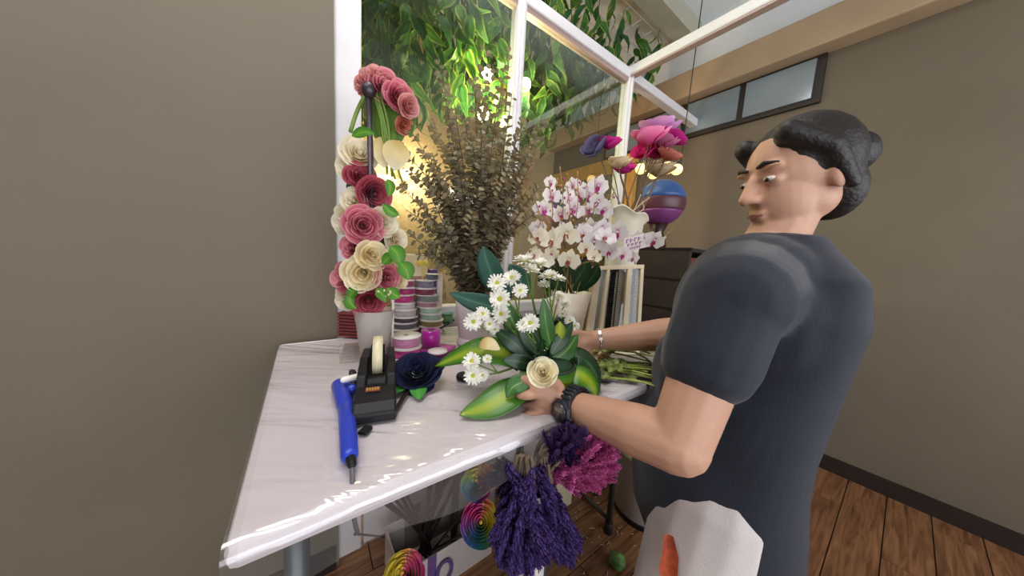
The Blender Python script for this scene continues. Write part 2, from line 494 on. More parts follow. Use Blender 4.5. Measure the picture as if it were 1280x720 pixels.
# pine notice board on the far side wall, below the transom
p0 = onA(690, 232, A_RIGHT); p1 = onA(800, 190, A_RIGHT)
bb0, bb1 = ab(p1)[1], ab(p0)[1]
nb = thing('notice_board', W(A_RIGHT-.03, (bb0+bb1)/2, 1.3), 'pine framed board under the smoky panes on the far side wall', 'board')
def nbx(b0, b1, za, zb, d0=.05, d1=.0): return rbox(MB(), A_RIGHT-d0, A_RIGHT-d1-.001, b0, b1, za, zb)
part(nb, 'frame_rail', nbx(bb0, bb1, zg-.17, zg-.01, .07), m_gold, False, .004)
part(nb, 'frame_rail', nbx(bb0, bb1, 1.25, 1.33, .06), m_gold, False, .004)
for bq in (bb0, bb1-.08): part(nb, 'frame_stile', nbx(bq, bq+.08, 1.33, zg-.17, .06), m_gold, False, .004)
part(nb, 'panel', nbx(bb0+.08, bb1-.08, 1.33, zg-.17, .03), M('grey_felt', '#8c8378', var=.2, scale=12, rough=.9), False)
for q in range(5):
    b0 = bb0+.14+q*.2
    part(nb, 'picture_card', nbx(b0, b0+.14, zg-.40, zg-.22, .036), M('dull_card_%d' % (q % 2), ['#6d6a60', '#c9b48a'][q % 2], var=.3, scale=20), False)

# ================================================================== greenery behind the glass
m_vine = [ML('vine_leaf_%d' % i, across=st, rough=.45, trans=.45, nscale=25, var=.25) for i, st in enumerate([
    [(0.0, '#4a7a36'), (.5, '#2f5f2a'), (.82, '#557f30'), (1.0, '#a9b850')],
    [(0.0, '#3a6a3c'), (.5, '#224a2a'), (.88, '#386a36'), (1.0, '#7f9a4c')],
    [(0.0, '#6f9a40'), (.45, '#3f7230'), (.78, '#86a03a'), (1.0, '#c6c868')]])]
def vine_leaf_me(i, L, w):
    rs = random.Random(i)
    pts = [(0, 0, 0), (0, .012, -.16*L), (0, .028, -.42*L), (0, .02, -.72*L), (rs.uniform(-.01, .01), -.012, -L)]
    ws = [.003, .36*w, .5*w, .3*w, .002]
    return MB().blade(pts, ws, (0, 1, .1), nx=4, fold=rs.uniform(.1, .3)).mesh('leaf')
vl = [vine_leaf_me(i, .135, .044+.005*(i % 3)) for i in range(6)]
m_vstem = M('vine_stem', '#3c5226', var=.2, rough=.7)
m_wire = M('white_wire', '#d5d8d8', var=.03, rough=.4)
gz = CEIL - .15
gr = thing('wire_grid', W(.3, B_GLASS+.4, gz), 'white wire grid under the ceiling that the leafy garlands hang from', 'grid')
for q in range(8):
    bq = B_GLASS+.2+q*.09
    part(gr, 'wire', MB().tube([W(-1.5, bq, gz), W(1.75, bq, gz)], .0022, 5), m_wire)
for q in range(20):
    aq = -1.4+q*.16
    part(gr, 'wire', MB().tube([W(aq, B_GLASS+.2, gz+.004), W(aq, B_GLASS+.83, gz+.004)], .0022, 5), m_wire)
for q in (-1.3, .1, 1.6):
    part(gr, 'hanger', MB().tube([W(q, B_GLASS+.5, gz), W(q, B_GLASS+.5, CEIL)], .003, 5), m_wire)

BOT = [(400, 160), (455, 150), (520, 158), (560, 150), (600, 165), (640, 185), (680, 188), (715, 178), (735, 155), (760, 140), (790, 132), (835, 128)]
def bot(px):
    for (x0, y0), (x1, y1) in zip(BOT, BOT[1:]):
        if x0 <= px <= x1: return y0 + (y1-y0)*(px-x0)/(x1-x0)
    return BOT[0][1] if px < 400 else 128
nv = 0
for row, (db, step, x0) in enumerate([(.22, 15.5, 440), (.42, 13.5, 436), (.64, 14.0, 434)]):
    px = x0
    while px < 832:
        x = px + random.uniform(-4, 4)
        lo = onB(x, bot(x) - random.uniform(0, 45) - (22 if row == 0 else 0)*random.random(), B_GLASS+db+random.uniform(-.05, .05))
        px += step * (1.0 if px < 745 else 1.4)
        if lo.z > gz - .1: continue
        a_, b_ = ab(lo)
        if a_ > A_RIGHT - .16: continue
        L = gz - lo.z
        where = 'in the front row of the garlands' if row == 0 else ('in the middle row of the garlands' if row == 1 else 'at the back of the garlands')
        th = thing('leaf_garland', (lo.x, lo.y, gz), 'hanging garland of yellow-edged green leaves behind the glass, ' + where, 'garland', 'leaf garlands %s' % where)
        sw = [V((0.02*math.sin(nv+q*1.3), .015*math.cos(nv*2+q), -L*q/6)) for q in range(7)]
        sw[0] = V((0, 0, 0))
        link('stem', MB().tube(sw, .0025, 5).mesh('stem'), m_vstem, th)
        n = max(3, int(L/.048))
        for q in range(n):
            t = (q+.6)/n
            c = V((0.02*math.sin(nv+t*6*1.3), .015*math.cos(nv*2+t*6), -L*t + .03))
            if t < .35 and row < 2 and px < 640 and random.random() < .25: continue
            yaw = random.gauss(math.pi, .9)
            m = Matrix.Translation(c) @ Matrix.Rotation(yaw, 4, 'Z') @ Matrix.Rotation(random.uniform(-.75, .1), 4, 'X') @ Matrix.Rotation(random.uniform(-.9, .9), 4, 'Y') @ Matrix.Scale(random.uniform(.75, 1.2), 4)
            link('leaf', vl[(nv*5+q) % 6], m_vine[0 if random.random() < .5 else random.choice([1, 2])], th, m)
        nv += 1

# pendant of bare bulbs shining among the leaves
lc = onB(632, 118, B_GLASS+.26)
pl = thing('pendant_lamp', lc, 'lit cluster of bare warm bulbs hanging among the leaf garlands', 'lamp')
part(pl, 'cord', MB().tube([lc + V((0, 0, .09)), V((lc.x, lc.y, CEIL))], .004, 6), M('lamp_cord', '#3a352c', rough=.6))
part(pl, 'hub', MB().lathe([(.02, .03), (.03, .06), (.028, .09), (.01, .1)], lc, 14), M('lamp_brass', '#8a6d33', metal=.8, rough=.35))
m_bulb = M('bulb_glow', '#fff0c8', emit='#ffe2a0', es=22.0)
for k, (px, py) in enumerate([(609, 94), (624, 126), (604, 143), (627, 150), (657, 106), (655, 131)]):
    bc = onB(px, py, B_GLASS + .25 + (.035 if k % 2 else -.02))
    dv = (bc - (lc + V((0, 0, .05))))
    part(pl, 'arm', MB().tube([lc + V((0, 0, .05)), lc.lerp(bc, .5)+V((0, 0, .03)), bc - dv.normalized()*.028], .004, 6), MATS['lamp_brass'])
    bo = part(pl, 'bulb', MB().ell(bc, (.03, .03, .037), nu=14, nv=10), m_bulb)
    if k in (0, 2, 4):
        l = bpy.data.lights.new('bulb_light', 'POINT'); l.energy = 9.0; l.color = (1.0, .80, .46); l.shadow_soft_size = .04
        o = bpy.data.objects.new('bulb_light', l); COL.objects.link(o); o.location = bc + V((0, -.05, -.05))
# a second warm lamp low behind the eucalyptus, added to brighten the cream wall
sc_p = W(.02, B_BACK-.07, 1.85)
scn = thing('fill_wall_lamp', sc_p, 'small warm lit wall lamp added to brighten the cream wall behind the eucalyptus branches', 'lamp')
part(scn, 'bracket', MB().lathe([(.03, -.05), (.03, -.03), (.012, -.03), (.012, 0)], sc_p, 12), MATS['lamp_brass'])
part(scn, 'shade', MB().ell(sc_p + V((0, 0, .04)), (.05, .05, .06)), M('fill_lamp_glow', '#ffe0a8', emit='#ffc878', es=5))
l = bpy.data.lights.new('wall_fill_light', 'POINT'); l.energy = 22; l.color = (1, .76, .48); l.shadow_soft_size = .06
o = bpy.data.objects.new('wall_fill_light', l); COL.objects.link(o); o.location = sc_p - Q*.16 + V((0, 0, .04))

# ceiling panels over the camera side
for i, (a_, b_) in enumerate(PANELS):
    c = W(a_, b_, CEIL)
    lab = ['cool white ceiling panel straight above the work table', 'cool white ceiling panel a little in front of the table edge', 'cool white ceiling panel over the empty floor'][i]
    t = thing('ceiling_light', c, lab, 'light')
    part(t, 'frame', rbox(MB(), a_-.46, a_+.46, b_-.17, b_+.17, CEIL-.025, CEIL-.001), m_white, False, .004)
    part(t, 'diffuser', rbox(MB(), a_-.43, a_+.43, b_-.14, b_+.14, CEIL-.03, CEIL-.024), M('panel_glow', '#ffffff', emit='#eaf2ff', es=5.0), False)

# ================================================================== FLOWER KIT
def petal_me(name, L, Wd, belly=.3, cup=.35, curl=.25, notch=0.0, seed=0, nu=6, nv=4):
    """petal standing on the origin along +Z, outer face to +Y"""
    rs = random.Random(seed); vs, uvs = [], []
    for i in range(nu+1):
        t = i/nu
        w = Wd*.5*((.34 + .66*math.sin(math.pi*.5*min(1, t/.62))) if t < .62 else math.sqrt(max(0, 1-.80*((t-.62)/.38)**2)))
        for j in range(nv+1):
            s = -1 + 2*j/nv
            y = belly*L*math.sin(math.pi*.62*t) - cup*Wd*s*s*(.35+.4*t) + curl*L*max(0, t-.45)**2*3 + rs.uniform(-.008, .008)*L*t
            z = L*t*(1 - .16*s*s*t) - notch*L*t**6*(1-abs(s)) - curl*L*.25*t**4
            vs.append((s*w*(1-.12*cup*abs(s)), y, z)); uvs.append((j/nv, t))
    fs = [(i*(nv+1)+j, i*(nv+1)+j+1, (i+1)*(nv+1)+j+1, (i+1)*(nv+1)+j) for i in range(nu) for j in range(nv)]
    return MB().add(vs, fs, uvs).mesh(name)

def arc_petal(mb, r0, r1, z1, A, curl=.07, seed=0, rot=0.0, nu=6, nv=8, z0=0.0, hue=False, ragged=.0):
    """one petal of a rose: a piece of a cup of half angle A, rim rounded and rolled outward; unit flower radius, axis +Z"""
    rs = random.Random(seed); vs, uvs = [], []
    ph = rs.uniform(0, 6)
    for i in range(nu+1):
        t = i/nu
        for j in range(nv+1):
            s = -1 + 2*j/nv
            tt = t*(1 - .42*abs(s)**2.4 - ragged*(.5+.5*math.sin(s*7+ph)))
            r = r0 + (r1-r0)*(1-(1-tt)**1.9) + curl*max(0, t-.62)**2*5*(1-.3*abs(s)) + .012*math.sin(s*4+ph)*t
            z = z0 + (z1-z0)*tt**1.08 - curl*.8*max(0, t-.72)**2*4
            g = rot + s*A*(.55+.45*min(1, t*1.6))
            vs.append((-r*math.sin(g), r*math.cos(g), z)); uvs.append(((g/(2*math.pi)) % 1.0 if hue else j/nv, t))
    return mb.add(vs, [(i*(nv+1)+j, i*(nv+1)+j+1, (i+1)*(nv+1)+j+1, (i+1)*(nv+1)+j) for i in range(nu) for j in range(nv)], uvs)
def rose_core(rings, seed, top=.93, r_out=.2):
    mb = MB(); n = 40; vs, uvs = [], []; rs = random.Random(seed)
    for i in range(n+1):
        g = i/n*2*math.pi*2.3; r = .03 + (r_out-.03)*i/n
        for j in range(4):
            t = j/3; q = r*(.7+.5*t-.15*t*t)
            vs.append((q*math.cos(g), q*math.sin(g), top*t*(1.0-.03*i/n)+.02*math.sin(g*2.3)*t)); uvs.append((.5, .4+t*.55))
    mb.add(vs, [(i*4+j, (i+1)*4+j, (i+1)*4+j+1, i*4+j+1) for i in range(n) for j in range(3)], uvs)
    for k, (m_, r0, r1, z1, A) in enumerate(rings):
        for q in range(m_): arc_petal(mb, r0, r1+rs.uniform(-.05, .05), z1+rs.uniform(-.07, .05), R(A)*rs.uniform(.85, 1.1), .06, seed*31+k*7+q, 2*math.pi*(q+.4*k)/m_+rs.uniform(-.35, .35))
    return mb.mesh('core')
STYLES = {  # inner rings merged into the core, outer rings petal by petal: (how many, base radius, rim radius, rim height, half angle)
 'full': (((3, .10, .30, .90, 70), (3, .14, .45, .90, 64), (4, .18, .60, .80, 54)), ((4, .20, .80, .70, 56), (5, .18, 1.02, .46, 48)), .90, .17),
 'bud': (((3, .10, .34, .96, 72), (3, .14, .54, .92, 66)), ((4, .14, .74, .84, 58), (5, .12, .95, .68, 48)), .95, .18),
 'cup': (((3, .10, .40, 1.0, 76),), ((4, .10, .72, 1.0, 64), (5, .08, .98, .94, 54)), .95, .25),
 'flat': (((3, .10, .30, .62, 70), (4, .18, .48, .60, 58), (5, .28, .66, .50, 48)), ((6, .34, .86, .40, 42), (7, .3, 1.08, .20, 38)), .64, .18)}
ROSE_LIB = {}
def rose_lib(style, v):
    if (style, v) not in ROSE_LIB:
        inner, outer, top, ro = STYLES[style]
        pets = [[arc_petal(MB(), r0, r1, z1, R(A), .085, v*50+k*5+q).mesh('petal') for q in range(2)] for k, (n, r0, r1, z1, A) in enumerate(outer)]
        ROSE_LIB[(style, v)] = (rose_core(inner, v+3, top, ro), pets)
    return ROSE_LIB[(style, v)]
def rose_on(parent, m, r, mat, seed=0, style='full'):
    """core and separate outer petals hung under parent; m places the flower's base, +Z its axis, r the radius of the open flower"""
    rs = random.Random(seed); core, pets = rose_lib(style, int(seed*3) % 3)
    link('core', core, mat, parent, m @ Matrix.Rotation(seed*1.3, 4, 'Z') @ Matrix.Scale(r, 4))
    for k, (n, r0, r1, z1, A) in enumerate(STYLES[style][1]):
        for q in range(n):
            g = 2*math.pi*(q+.5*k)/n + rs.uniform(-.14, .14) + seed
            link('petal', pets[k][q % 2], mat, parent, m @ Matrix.Rotation(g, 4, 'Z') @ Matrix.Rotation(R(rs.uniform(-11, 4)), 4, 'X') @ Matrix.Rotation(R(rs.uniform(-7, 7)), 4, 'Y') @ Matrix.Scale(r*rs.uniform(.92, 1.07), 4))

def rose_part(root, c, zdir, r, mat, seed, label=None, **kw):
    """a rose that is a part of root: an Empty would be no part, so the calyx carries the petals"""
    m = look(zdir, 0, V(c) - V(zdir).normalized()*r*.75)
    me = MB().lathe([(.02*r, -.25*r), (.14*r, -.12*r), (.2*r, .05*r), (.1*r, .16*r)], n=10).mesh('rose')
    o = link('rose', me, m_sepal, root, root.matrix_basis.inverted() @ m)
    if label: o['label'] = label
    rose_on(o, Matrix.Identity(4), r, mat, seed, **kw)
    return o

m_sepal = M('sepal_green', '#55702f', var=.2, scale=30, rough=.6)
m_stemg = M('stem_green', '#6f8a3a', var=.2, scale=20, rough=.55)
m_stemd = M('dark_stem', '#2b1d1c', var=.2, scale=20, rough=.5)
m_pinkrose = ML('pink_petal', along=[(0, '#943044'), (.5, '#c65a70'), (.85, '#dc8490'), (1, '#eab0b6')], trans=.25, rough=.6)
m_duskrose = ML('dusky_pink_petal', along=[(0, '#74202f'), (.55, '#ac4256'), (1, '#c86872')], trans=.22, rough=.6)
m_palerose = ML('blush_petal', along=[(0, '#b4585a'), (.45, '#d88484'), (1, '#ecb4b0')], trans=.25, rough=.6)
m_whiterose = ML('white_petal', along=[(0, '#d8bf7c'), (.5, '#f2e4c0'), (1, '#fbf5e6')], trans=.3, rough=.6, var=.05)
m_creamrose = ML('cream_petal', along=[(0, '#cfae66'), (.5, '#edd8a2'), (1, '#f9efd2')], trans=.3, rough=.6, var=.05)
m_leaf = ML('rose_leaf', across=[(0, '#86b04a'), (.15, '#5f9a2c'), (1, '#3f7a24')], rough=.45, trans=.3)
m_leafd = ML('dark_leaf', across=[(0, '#4d7040'), (.12, '#28482a'), (1, '#1c3a22')], rough=.3, trans=.12, spec=.6)
m_leafm = ML('mid_leaf', across=[(0, '#8fb070'), (.12, '#4d7c3c'), (1, '#3c6b33')], rough=.35, trans=.2)
m_leafblue = ML('bluish_leaf', across=[(0, '#4b7a66'), (.15, '#2d5a4a'), (1, '#244b3f')], rough=.5, trans=.15)
m_drac = ML('dracaena_leaf', across=[(0, '#a6b634'), (.25, '#8fac2c'), (.45, '#5f8f26'), (.7, '#457c22'), (1, '#3c6e1e')], rough=.28, trans=.22, spec=.6, nscale=14)

def leaf_blade(pts, w, up, fold=.15, n=8, nx=4, shape='broad'):
    p = spline(pts, n); k = len(p)
    ws = []
    for i in range(k):
        t = i/(k-1)
        g = math.sin(math.pi*min(1, max(0, t))**.85)**.75 if shape == 'broad' else (1-t)**.6*min(1, t*6+.25)
        ws.append(max(w*g, .0012))
    return MB().blade(p, ws, up, nx=nx, fold=fold)

# ================================================================== THE WORK TABLE
m_table = M('table_plastic', '#e8e0e2', var=.02, scale=10, rough=.42)
m_steel = M('table_steel', '#5c5f63', var=.1, metal=.6, rough=.45)
A_T0, B_T1 = -.80, .74
tb = thing('work_table', W(-.4, .37, 0), 'white folding work table in front of the glass partition, under the half-made arrangement', 'table')
b = MB(); rbox(b, A_T0, 0, 0, B_T1, TZ-.03, TZ); part(tb, 'table_top', b, m_table, False, .012)
b = MB(); rbox(b, A_T0+.05, -.05, .06, B_T1-.05, TZ-.055, TZ-.03); part(tb, 'under_frame', b, m_steel, False)
for a in (-.745, -.24):
    for bb in (.10, .62):
        part(tb, 'leg', MB().tube([W(a, bb, 0), W(a, bb, TZ-.06)], .014, 10), m_steel)
    part(tb, 'cross_bar', MB().tube([W(a, .10, .32), W(a, .62, .32)], .010, 8), m_steel)
# clear plastic sheet over the top, hanging down in front
m_sheet = MGLASS('clear_sheet', '#f3f1f2', gloss=.05, haze=.045, rough=.10, bump=1.3, bscale=3.2, fres=1.5)
mb = MB(); vs, uvs = [], []; NA, NBk = 60, 26
rs = random.Random(3)
for i in range(NA+1):
    a = A_T0 + (-A_T0+.006)*i/NA
    for j in range(NBk+1):
        if j < 6:
            t = 1 - j/6; h = .06 + .010*math.sin(a*9) + .006*math.sin(a*31)
            p = W(a, -.006 - .004*math.sin(a*23)*t - .006*t, TZ + .001 - h*t)
        else:
            b_ = -.002 + (B_T1-.03)*(j-6)/(NBk-6)
            p = W(a, b_, TZ + .0015 + .0011*noise.noise(V((a*9, b_*14, 0))) + .0011)
        vs.append(p); uvs.append((i/NA, j/NBk))
mb.add(vs, [(i*(NBk+1)+j, (i+1)*(NBk+1)+j, (i+1)*(NBk+1)+j+1, i*(NBk+1)+j+1) for i in range(NA) for j in range(NBk)], uvs)
solo('table_cover', mb, m_sheet, 'wrinkled clear plastic sheet over the white table top, hanging past its front edge', 'table cover', base=W(-.4, .37, TZ))
TOPZ = TZ + .004

# second stand behind the table's end
m_greymet = M('dark_grey_metal', '#45423f', var=.12, metal=.5, rough=.5)
st = thing('folding_stand', W(.33, .34, 0), 'dark-legged folding stand behind the end of the white table', 'stand')
b = MB(); rbox(b, .05, .60, .14, .58, TZ-.05, TZ-.02); part(st, 'top', b, M('stand_top', '#8d867e', var=.06, rough=.5), False, .008)
foot = T(760, 665, 0); fa, fb = ab(foot)
for (ta, tbk, la, lb) in ((.36, .30, fa, fb), (.56, .16, .60, .14), (.10, .52, .03, .62), (.56, .54, .62, .66)):
    part(st, 'leg', MB().tube([W(la, lb, .03), W(ta, tbk, TZ-.04)], .013, 10), m_greymet)
    part(st, 'rubber_foot', MB().tube([W(la, lb, 0), W(la, lb, .05)], .018, 10), M('black_rubber', '#17161a', rough=.7))
br0 = W(fa, fb, .06); br1 = P(700, 590, 1.55)
part(st, 'brace', MB().tube([br0, br1], .010, 8), m_greymet)

# ================================================================== EUCALYPTUS
m_pot = M('mauve_white_plastic', '#d9ccd0', var=.03, rough=.4)
ec = T(592, 430, TZ)
ev = thing('eucalyptus_vase', V((ec.x, ec.y, TOPZ)), 'pale mauve tapered vase full of dried eucalyptus on the table', 'vase')
ev_h = .175
part(ev, 'body', MB().lathe([(.045, 0), (.05, .004), (.062, ev_h*.6), (.072, ev_h), (.069, ev_h), (.058, ev_h*.55), (.046, .01)], V((ec.x, ec.y, TOPZ)), 32), m_pot)
part(ev, 'foot_flare', MB().lathe([(.058, 0), (.058, .006), (.049, .035), (.044, .035)], V((ec.x, ec.y, TOPZ)), 32), m_pot)
m_euc = ML('eucalyptus_leaf', along=[(0, '#8e8266'), (.5, '#aa9b7a'), (1, '#8a795c')], rough=.75, trans=.25, var=.3, nscale=60, bump=0)
m_euc2 = ML('eucalyptus_leaf_grey', along=[(0, '#7c7860'), (.5, '#989078'), (1, '#847862')], rough=.75, trans=.25, var=.3, nscale=60, bump=0)
m_eucs = M('eucalyptus_stem', '#4c382c', var=.2, rough=.7)
def euc_branch(k, px, py, dep, r0=.0165, dens=1.0):
    rs = random.Random(100+k)
    tip = P(px, py, dep)
    top = V((ec.x, ec.y, TOPZ+ev_h))
    base = top + V((rs.uniform(-.035, .035), rs.uniform(-.035, .035), -.10))
    d = tip - top
    rim = top + V((d.x*.08+rs.uniform(-.02, .02), d.y*.08+rs.uniform(-.02, .02), .005))
    mid = rim.lerp(tip, .5) + V((-d.x*.10, -d.y*.06, .03)) + V((rs.uniform(-.02, .02),)*3)
    pts = spline([base, rim, mid, tip], 18)
    low = 'tall' if py < 130 else 'spreading'
    ln = 'leaning toward the rose column' if px < 545 else ('rising upright' if px < 625 else 'leaning toward the orchids')
    sd = 'far side' if dep > .97 else 'near side'
    th = thing('eucalyptus_branch', base, '%s dried eucalyptus branch %s, %s of the mauve vase' % (low, ln, sd), 'branch', '%s eucalyptus branches %s, %s' % (low, ln, sd))
    part(th, 'stem', MB().tube(pts, [.0032-.0022*i/(len(pts)-1) for i in range(len(pts))], 5), m_eucs)
    mb = MB(); L = (tip-rim).length; n = int(L/.0092*dens)
    fine = spline([rim, mid, tip], 40)
    for q in range(n):
        t = (q+.3)/n
        if t < .10 and rs.random() < .4: continue
        if t > .72 and rs.random() < (t-.72)*1.6: continue
        x = t*(len(fine)-1); i = min(int(x), len(fine)-2); c = fine[i].lerp(fine[i+1], x-i)
        ax = (fine[i+1]-fine[i]).normalized()
        g0 = q*1.57+rs.uniform(-.4, .4)
        for sgn in (0, math.pi):
            if rs.random() < .12: continue
            o = ax.orthogonal().normalized(); o2 = ax.cross(o); g = g0+sgn
            out = (o*math.cos(g)+o2*math.sin(g)); up = (out*.8+ax*rs.uniform(.1, .7)+V((0, 0, rs.uniform(-.3, .1)))).normalized()
            r = r0*(1.12-.55*t)*rs.uniform(.75, 1.2)
            side = up.cross(ax + V((rs.uniform(-.5, .5), rs.uniform(-.5, .5), rs.uniform(-.5, .5)))).normalized(); nn = side.cross(up)
            p0 = c + out*.003
            vs = [p0, p0+up*r*.6+side*r*.8+nn*r*.2, p0+up*r*1.5+side*r*.75+nn*r*.1, p0+up*r*2.0, p0+up*r*1.5-side*r*.75+nn*r*.1, p0+up*r*.6-side*r*.8+nn*r*.2]
            mb.add(vs, [(0, 1, 2, 3), (0, 3, 4, 5)], [(.5, 0), (0, .4), (0, .8), (.5, 1), (1, .8), (1, .4)])
    part(th, 'leaves', mb, m_euc if k % 3 else m_euc2, True, kind='stuff')
TIPS = [(497, 178, .92), (512, 160, 1.0), (526, 188, .9), (548, 72, .98), (554, 100, 1.04), (566, 118, .92), (580, 142, 1.02), (592, 92, .95),
        (606, 56, .98), (613, 84, 1.05), (622, 124, .9), (634, 62, 1.0), (641, 112, .93), (655, 148, 1.02), (670, 172, .96), (683, 150, 1.05),
        (664, 205, .9), (500, 232, .98), (507, 262, .9), (518, 218, .86), (536, 150, 1.05), (602, 160, .86), (661, 235, 1.0), (676, 232, .94),
        (571, 190, .85), (545, 222, .86), (640, 200, .87), (512, 292, .93), (525, 250, .9), (670, 265, .95), (584, 215, 1.05), (620, 190, 1.05), (559, 165, .95), (530, 300, .88), (652, 262, .88),
        (505, 205, 1.02), (520, 275, 1.0), (548, 250, 1.0), (563, 230, .92), (590, 178, .9), (598, 235, .86), (612, 225, .95), (628, 240, .88), (540, 190, .95), (648, 180, 1.0), (534, 235, .85), (575, 255, .88), (640, 285, .9), (519, 318, .93), (545, 300, .95)]
for k, (px, py, dp) in enumerate(TIPS): euc_branch(k, px, py, dp, dens=1.05 if py > 130 else .62)

# ================================================================== ORCHIDS
m_creampot = M('cream_pot', '#efe2cc', var=.03, rough=.4)
oc = T(708, 432, TZ)
oc = V((oc.x, oc.y, TOPZ)); oh = P(708, 364, oc.y).z - TOPZ
ov = thing('orchid_vase', oc, 'cream tapered vase holding the white and purple orchids on the table', 'vase')
part(ov, 'body', MB().lathe([(.042, 0), (.046, .005), (.055, oh*.5), (.071, oh), (.068, oh), (.05, oh*.5), (.04, .012)], oc, 32), m_creampot)
part(ov, 'moss', MB().lathe([(.001, oh-.012), (.06, oh-.02), (.05, oh-.03), (.001, oh-.03)], oc, 20), M('dark_moss', '#26331c', var=.4, scale=60, rough=.95, bump=.6, bscale=120))
m_orch = ML('orchid_petal', along=[(0, '#b84a98'), (.14, '#eedce6'), (.4, '#f8f2f1'), (1, '#f8f3f4')], trans=.35, rough=.55, var=.05)
m_orchp = ML('orchid_petal_pinkish', along=[(0, '#a83a92'), (.18, '#e6c4dc'), (.42, '#f7eff3'), (1, '#f8f2f5')], trans=.35, rough=.55, var=.06)
m_orchc = ML('orchid_petal_cream', along=[(0, '#d8c49a'), (.25, '#f3ead4'), (1, '#f6efe2')], trans=.35, rough=.55, var=.05)
m_lip = ML('orchid_lip', along=[(0, '#e0b040'), (.3, '#a8187c'), (1, '#c22a90')], trans=.15, rough=.5, var=.15)
m_lipc = ML('orchid_lip_dull', along=[(0, '#b0602c'), (.5, '#8a3a4c'), (1, '#c8a070')], trans=.15, rough=.5)
m_ostem = M('orchid_stem', '#9a7a46', var=.25, scale=30, rough=.6)
OP_W = petal_me('petal', 1.0, 1.25, .05, .05, .12, seed=3, nu=5)
OP_N = petal_me('petal', 1.0, .72, .05, .08, .10, seed=4, nu=5)
OLIP = petal_me('lip', .55, .42, .35, .6, .5, seed=5, nu=4)
OCOL = MB().lathe([(.03, -.06), (.09, -.02), (.10, .06), (.06, .16), (.01, .2)], n=8).mesh('flower')
def orchid_flower(root, c, zdir, r, mat, lip, seed):
    rs = random.Random(seed)
    o = link('flower', OCOL, mat, root, root.matrix_basis.inverted() @ look(zdir, rs.uniform(-.5, .5), c, r))
    for g, me, s in ((90, OP_N, .95), (0, OP_W, 1.0), (180, OP_W, 1.0), (215, OP_N, .9), (325, OP_N, .9)):
        link('petal', me, mat, o, Matrix.Rotation(R(g-90+rs.uniform(-8, 8)), 4, 'Z') @ Matrix.Rotation(R(-90+rs.uniform(4, 24)), 4, 'X') @ Matrix.Scale(s*rs.uniform(.92, 1.05), 4))
    link('lip', OLIP, lip, o, Matrix.Rotation(R(180+rs.uniform(-10, 10)), 4, 'Z') @ Matrix.Translation((0, .03, .02)) @ Matrix.Rotation(R(-50), 4, 'X'))
# (label, material, lip, depth, flowers in pixels from the root outwards with radius)
SPRAYS = [
 ('purple-lipped orchid spray reaching highest, its tip beside the grey-blue transom', m_orchp, m_lip, 1.02, [(700, 268, 13), (712, 250, 14), (730, 238, 13), (748, 232, 14)], (760, 226)),
 ('purple-lipped orchid spray at the eucalyptus side, two open flowers low down', m_orchp, m_lip, .98, [(672, 285, 12), (680, 262, 15), (690, 244, 13)], (697, 222)),
 ('pinkish orchid spray with small buds standing upright in the middle', m_orchp, m_lip, 1.0, [(705, 288, 13), (718, 262, 13), (722, 243, 11)], (708, 216)),
 ('purple-spotted orchid spray leaning over toward the cream floor vase of paper flowers', m_orch, m_lip, .97, [(738, 285, 14), (756, 262, 13), (748, 252, 12)], (766, 243)),
 ('long orchid spray bending out over the white bead case to its bare budded tip', m_orch, m_lip, .93, [(752, 285, 15), (772, 290, 15), (797, 301, 14), (818, 300, 13)], (842, 286)),
 ('creamy white orchid spray low in front of the dark leaves, broad pale flowers', m_orchc, m_lipc, .90, [(690, 300, 17), (708, 292, 16), (672, 296, 14)], (662, 288)),
 ('single low white orchid with a red eye over the rim of the cream vase', m_orchc, m_lipc, .88, [(711, 325, 15)], (712, 316)),
 ('white orchid spray with pale lips in the centre of the bunch', m_orch, m_lipc, .91, [(728, 292, 15), (742, 302, 15), (757, 296, 14)], (764, 290)),
 ('small orange-hearted orchid hanging beside the white bead case', m_orchc, m_lipc, .90, [(743, 321, 10), (733, 310, 11)], (750, 330)),
 ('orchid spray drooping onto the top of the white bead case', m_orch, m_lip, .92, [(763, 314, 14), (780, 318, 12), (790, 322, 9)], (797, 326)),
 ('half-hidden white orchid spray beside the daisies, low on the eucalyptus side', m_orchc, m_lipc, .92, [(681, 325, 13), (668, 318, 12), (690, 316, 10)], (660, 312)),
 ('purple-lipped orchid spray at the back, against the pine framed board', m_orchp, m_lip, 1.06, [(735, 262, 12), (716, 232, 12), (688, 228, 9), (737, 244, 11)], (735, 226)),
]
for k, (lab, mt, lp, dep, fl_, tip) in enumerate(SPRAYS):
    base = oc + V((random.uniform(-.03, .03), random.uniform(-.03, .03), oh-.05))
    th = thing('orchid_spray', base, lab, 'orchid', 'orchid sprays in the cream vase')
    pts = [P(px, py+4, dep+.012) for px, py, r in fl_]; rise = base.lerp(pts[0], .45) + V((0, .01, .06))
    stem = spline([base, rise] + pts + [P(tip[0], tip[1], dep)], 20)
    part(th, 'stem', MB().tube(stem, [.0028-.0016*i/(len(stem)-1) for i in range(len(stem))], 6), m_ostem)
    for q, (px, py, r) in enumerate(fl_):
        rs = random.Random(k*10+q)
        c = P(px, py, dep + rs.uniform(-.03, .015)); z = to_cam(c) + V((rs.uniform(-.8, .8), 0, rs.uniform(-.4, .6)))
        orchid_flower(th, c, z, r*1.0/FPX*dep, mt, lp, k*10+q)
    for q in range(4):
        x = stem[-1-q*1].lerp(stem[-2-q], .5); g = q*2.1+k
        part(th, 'bud', MB().ell(x + V((.006*math.cos(g), .004, .006*math.sin(g))), (.0035, .0035, .005), nu=8, nv=6), m_orchp if q % 2 else m_ostem)
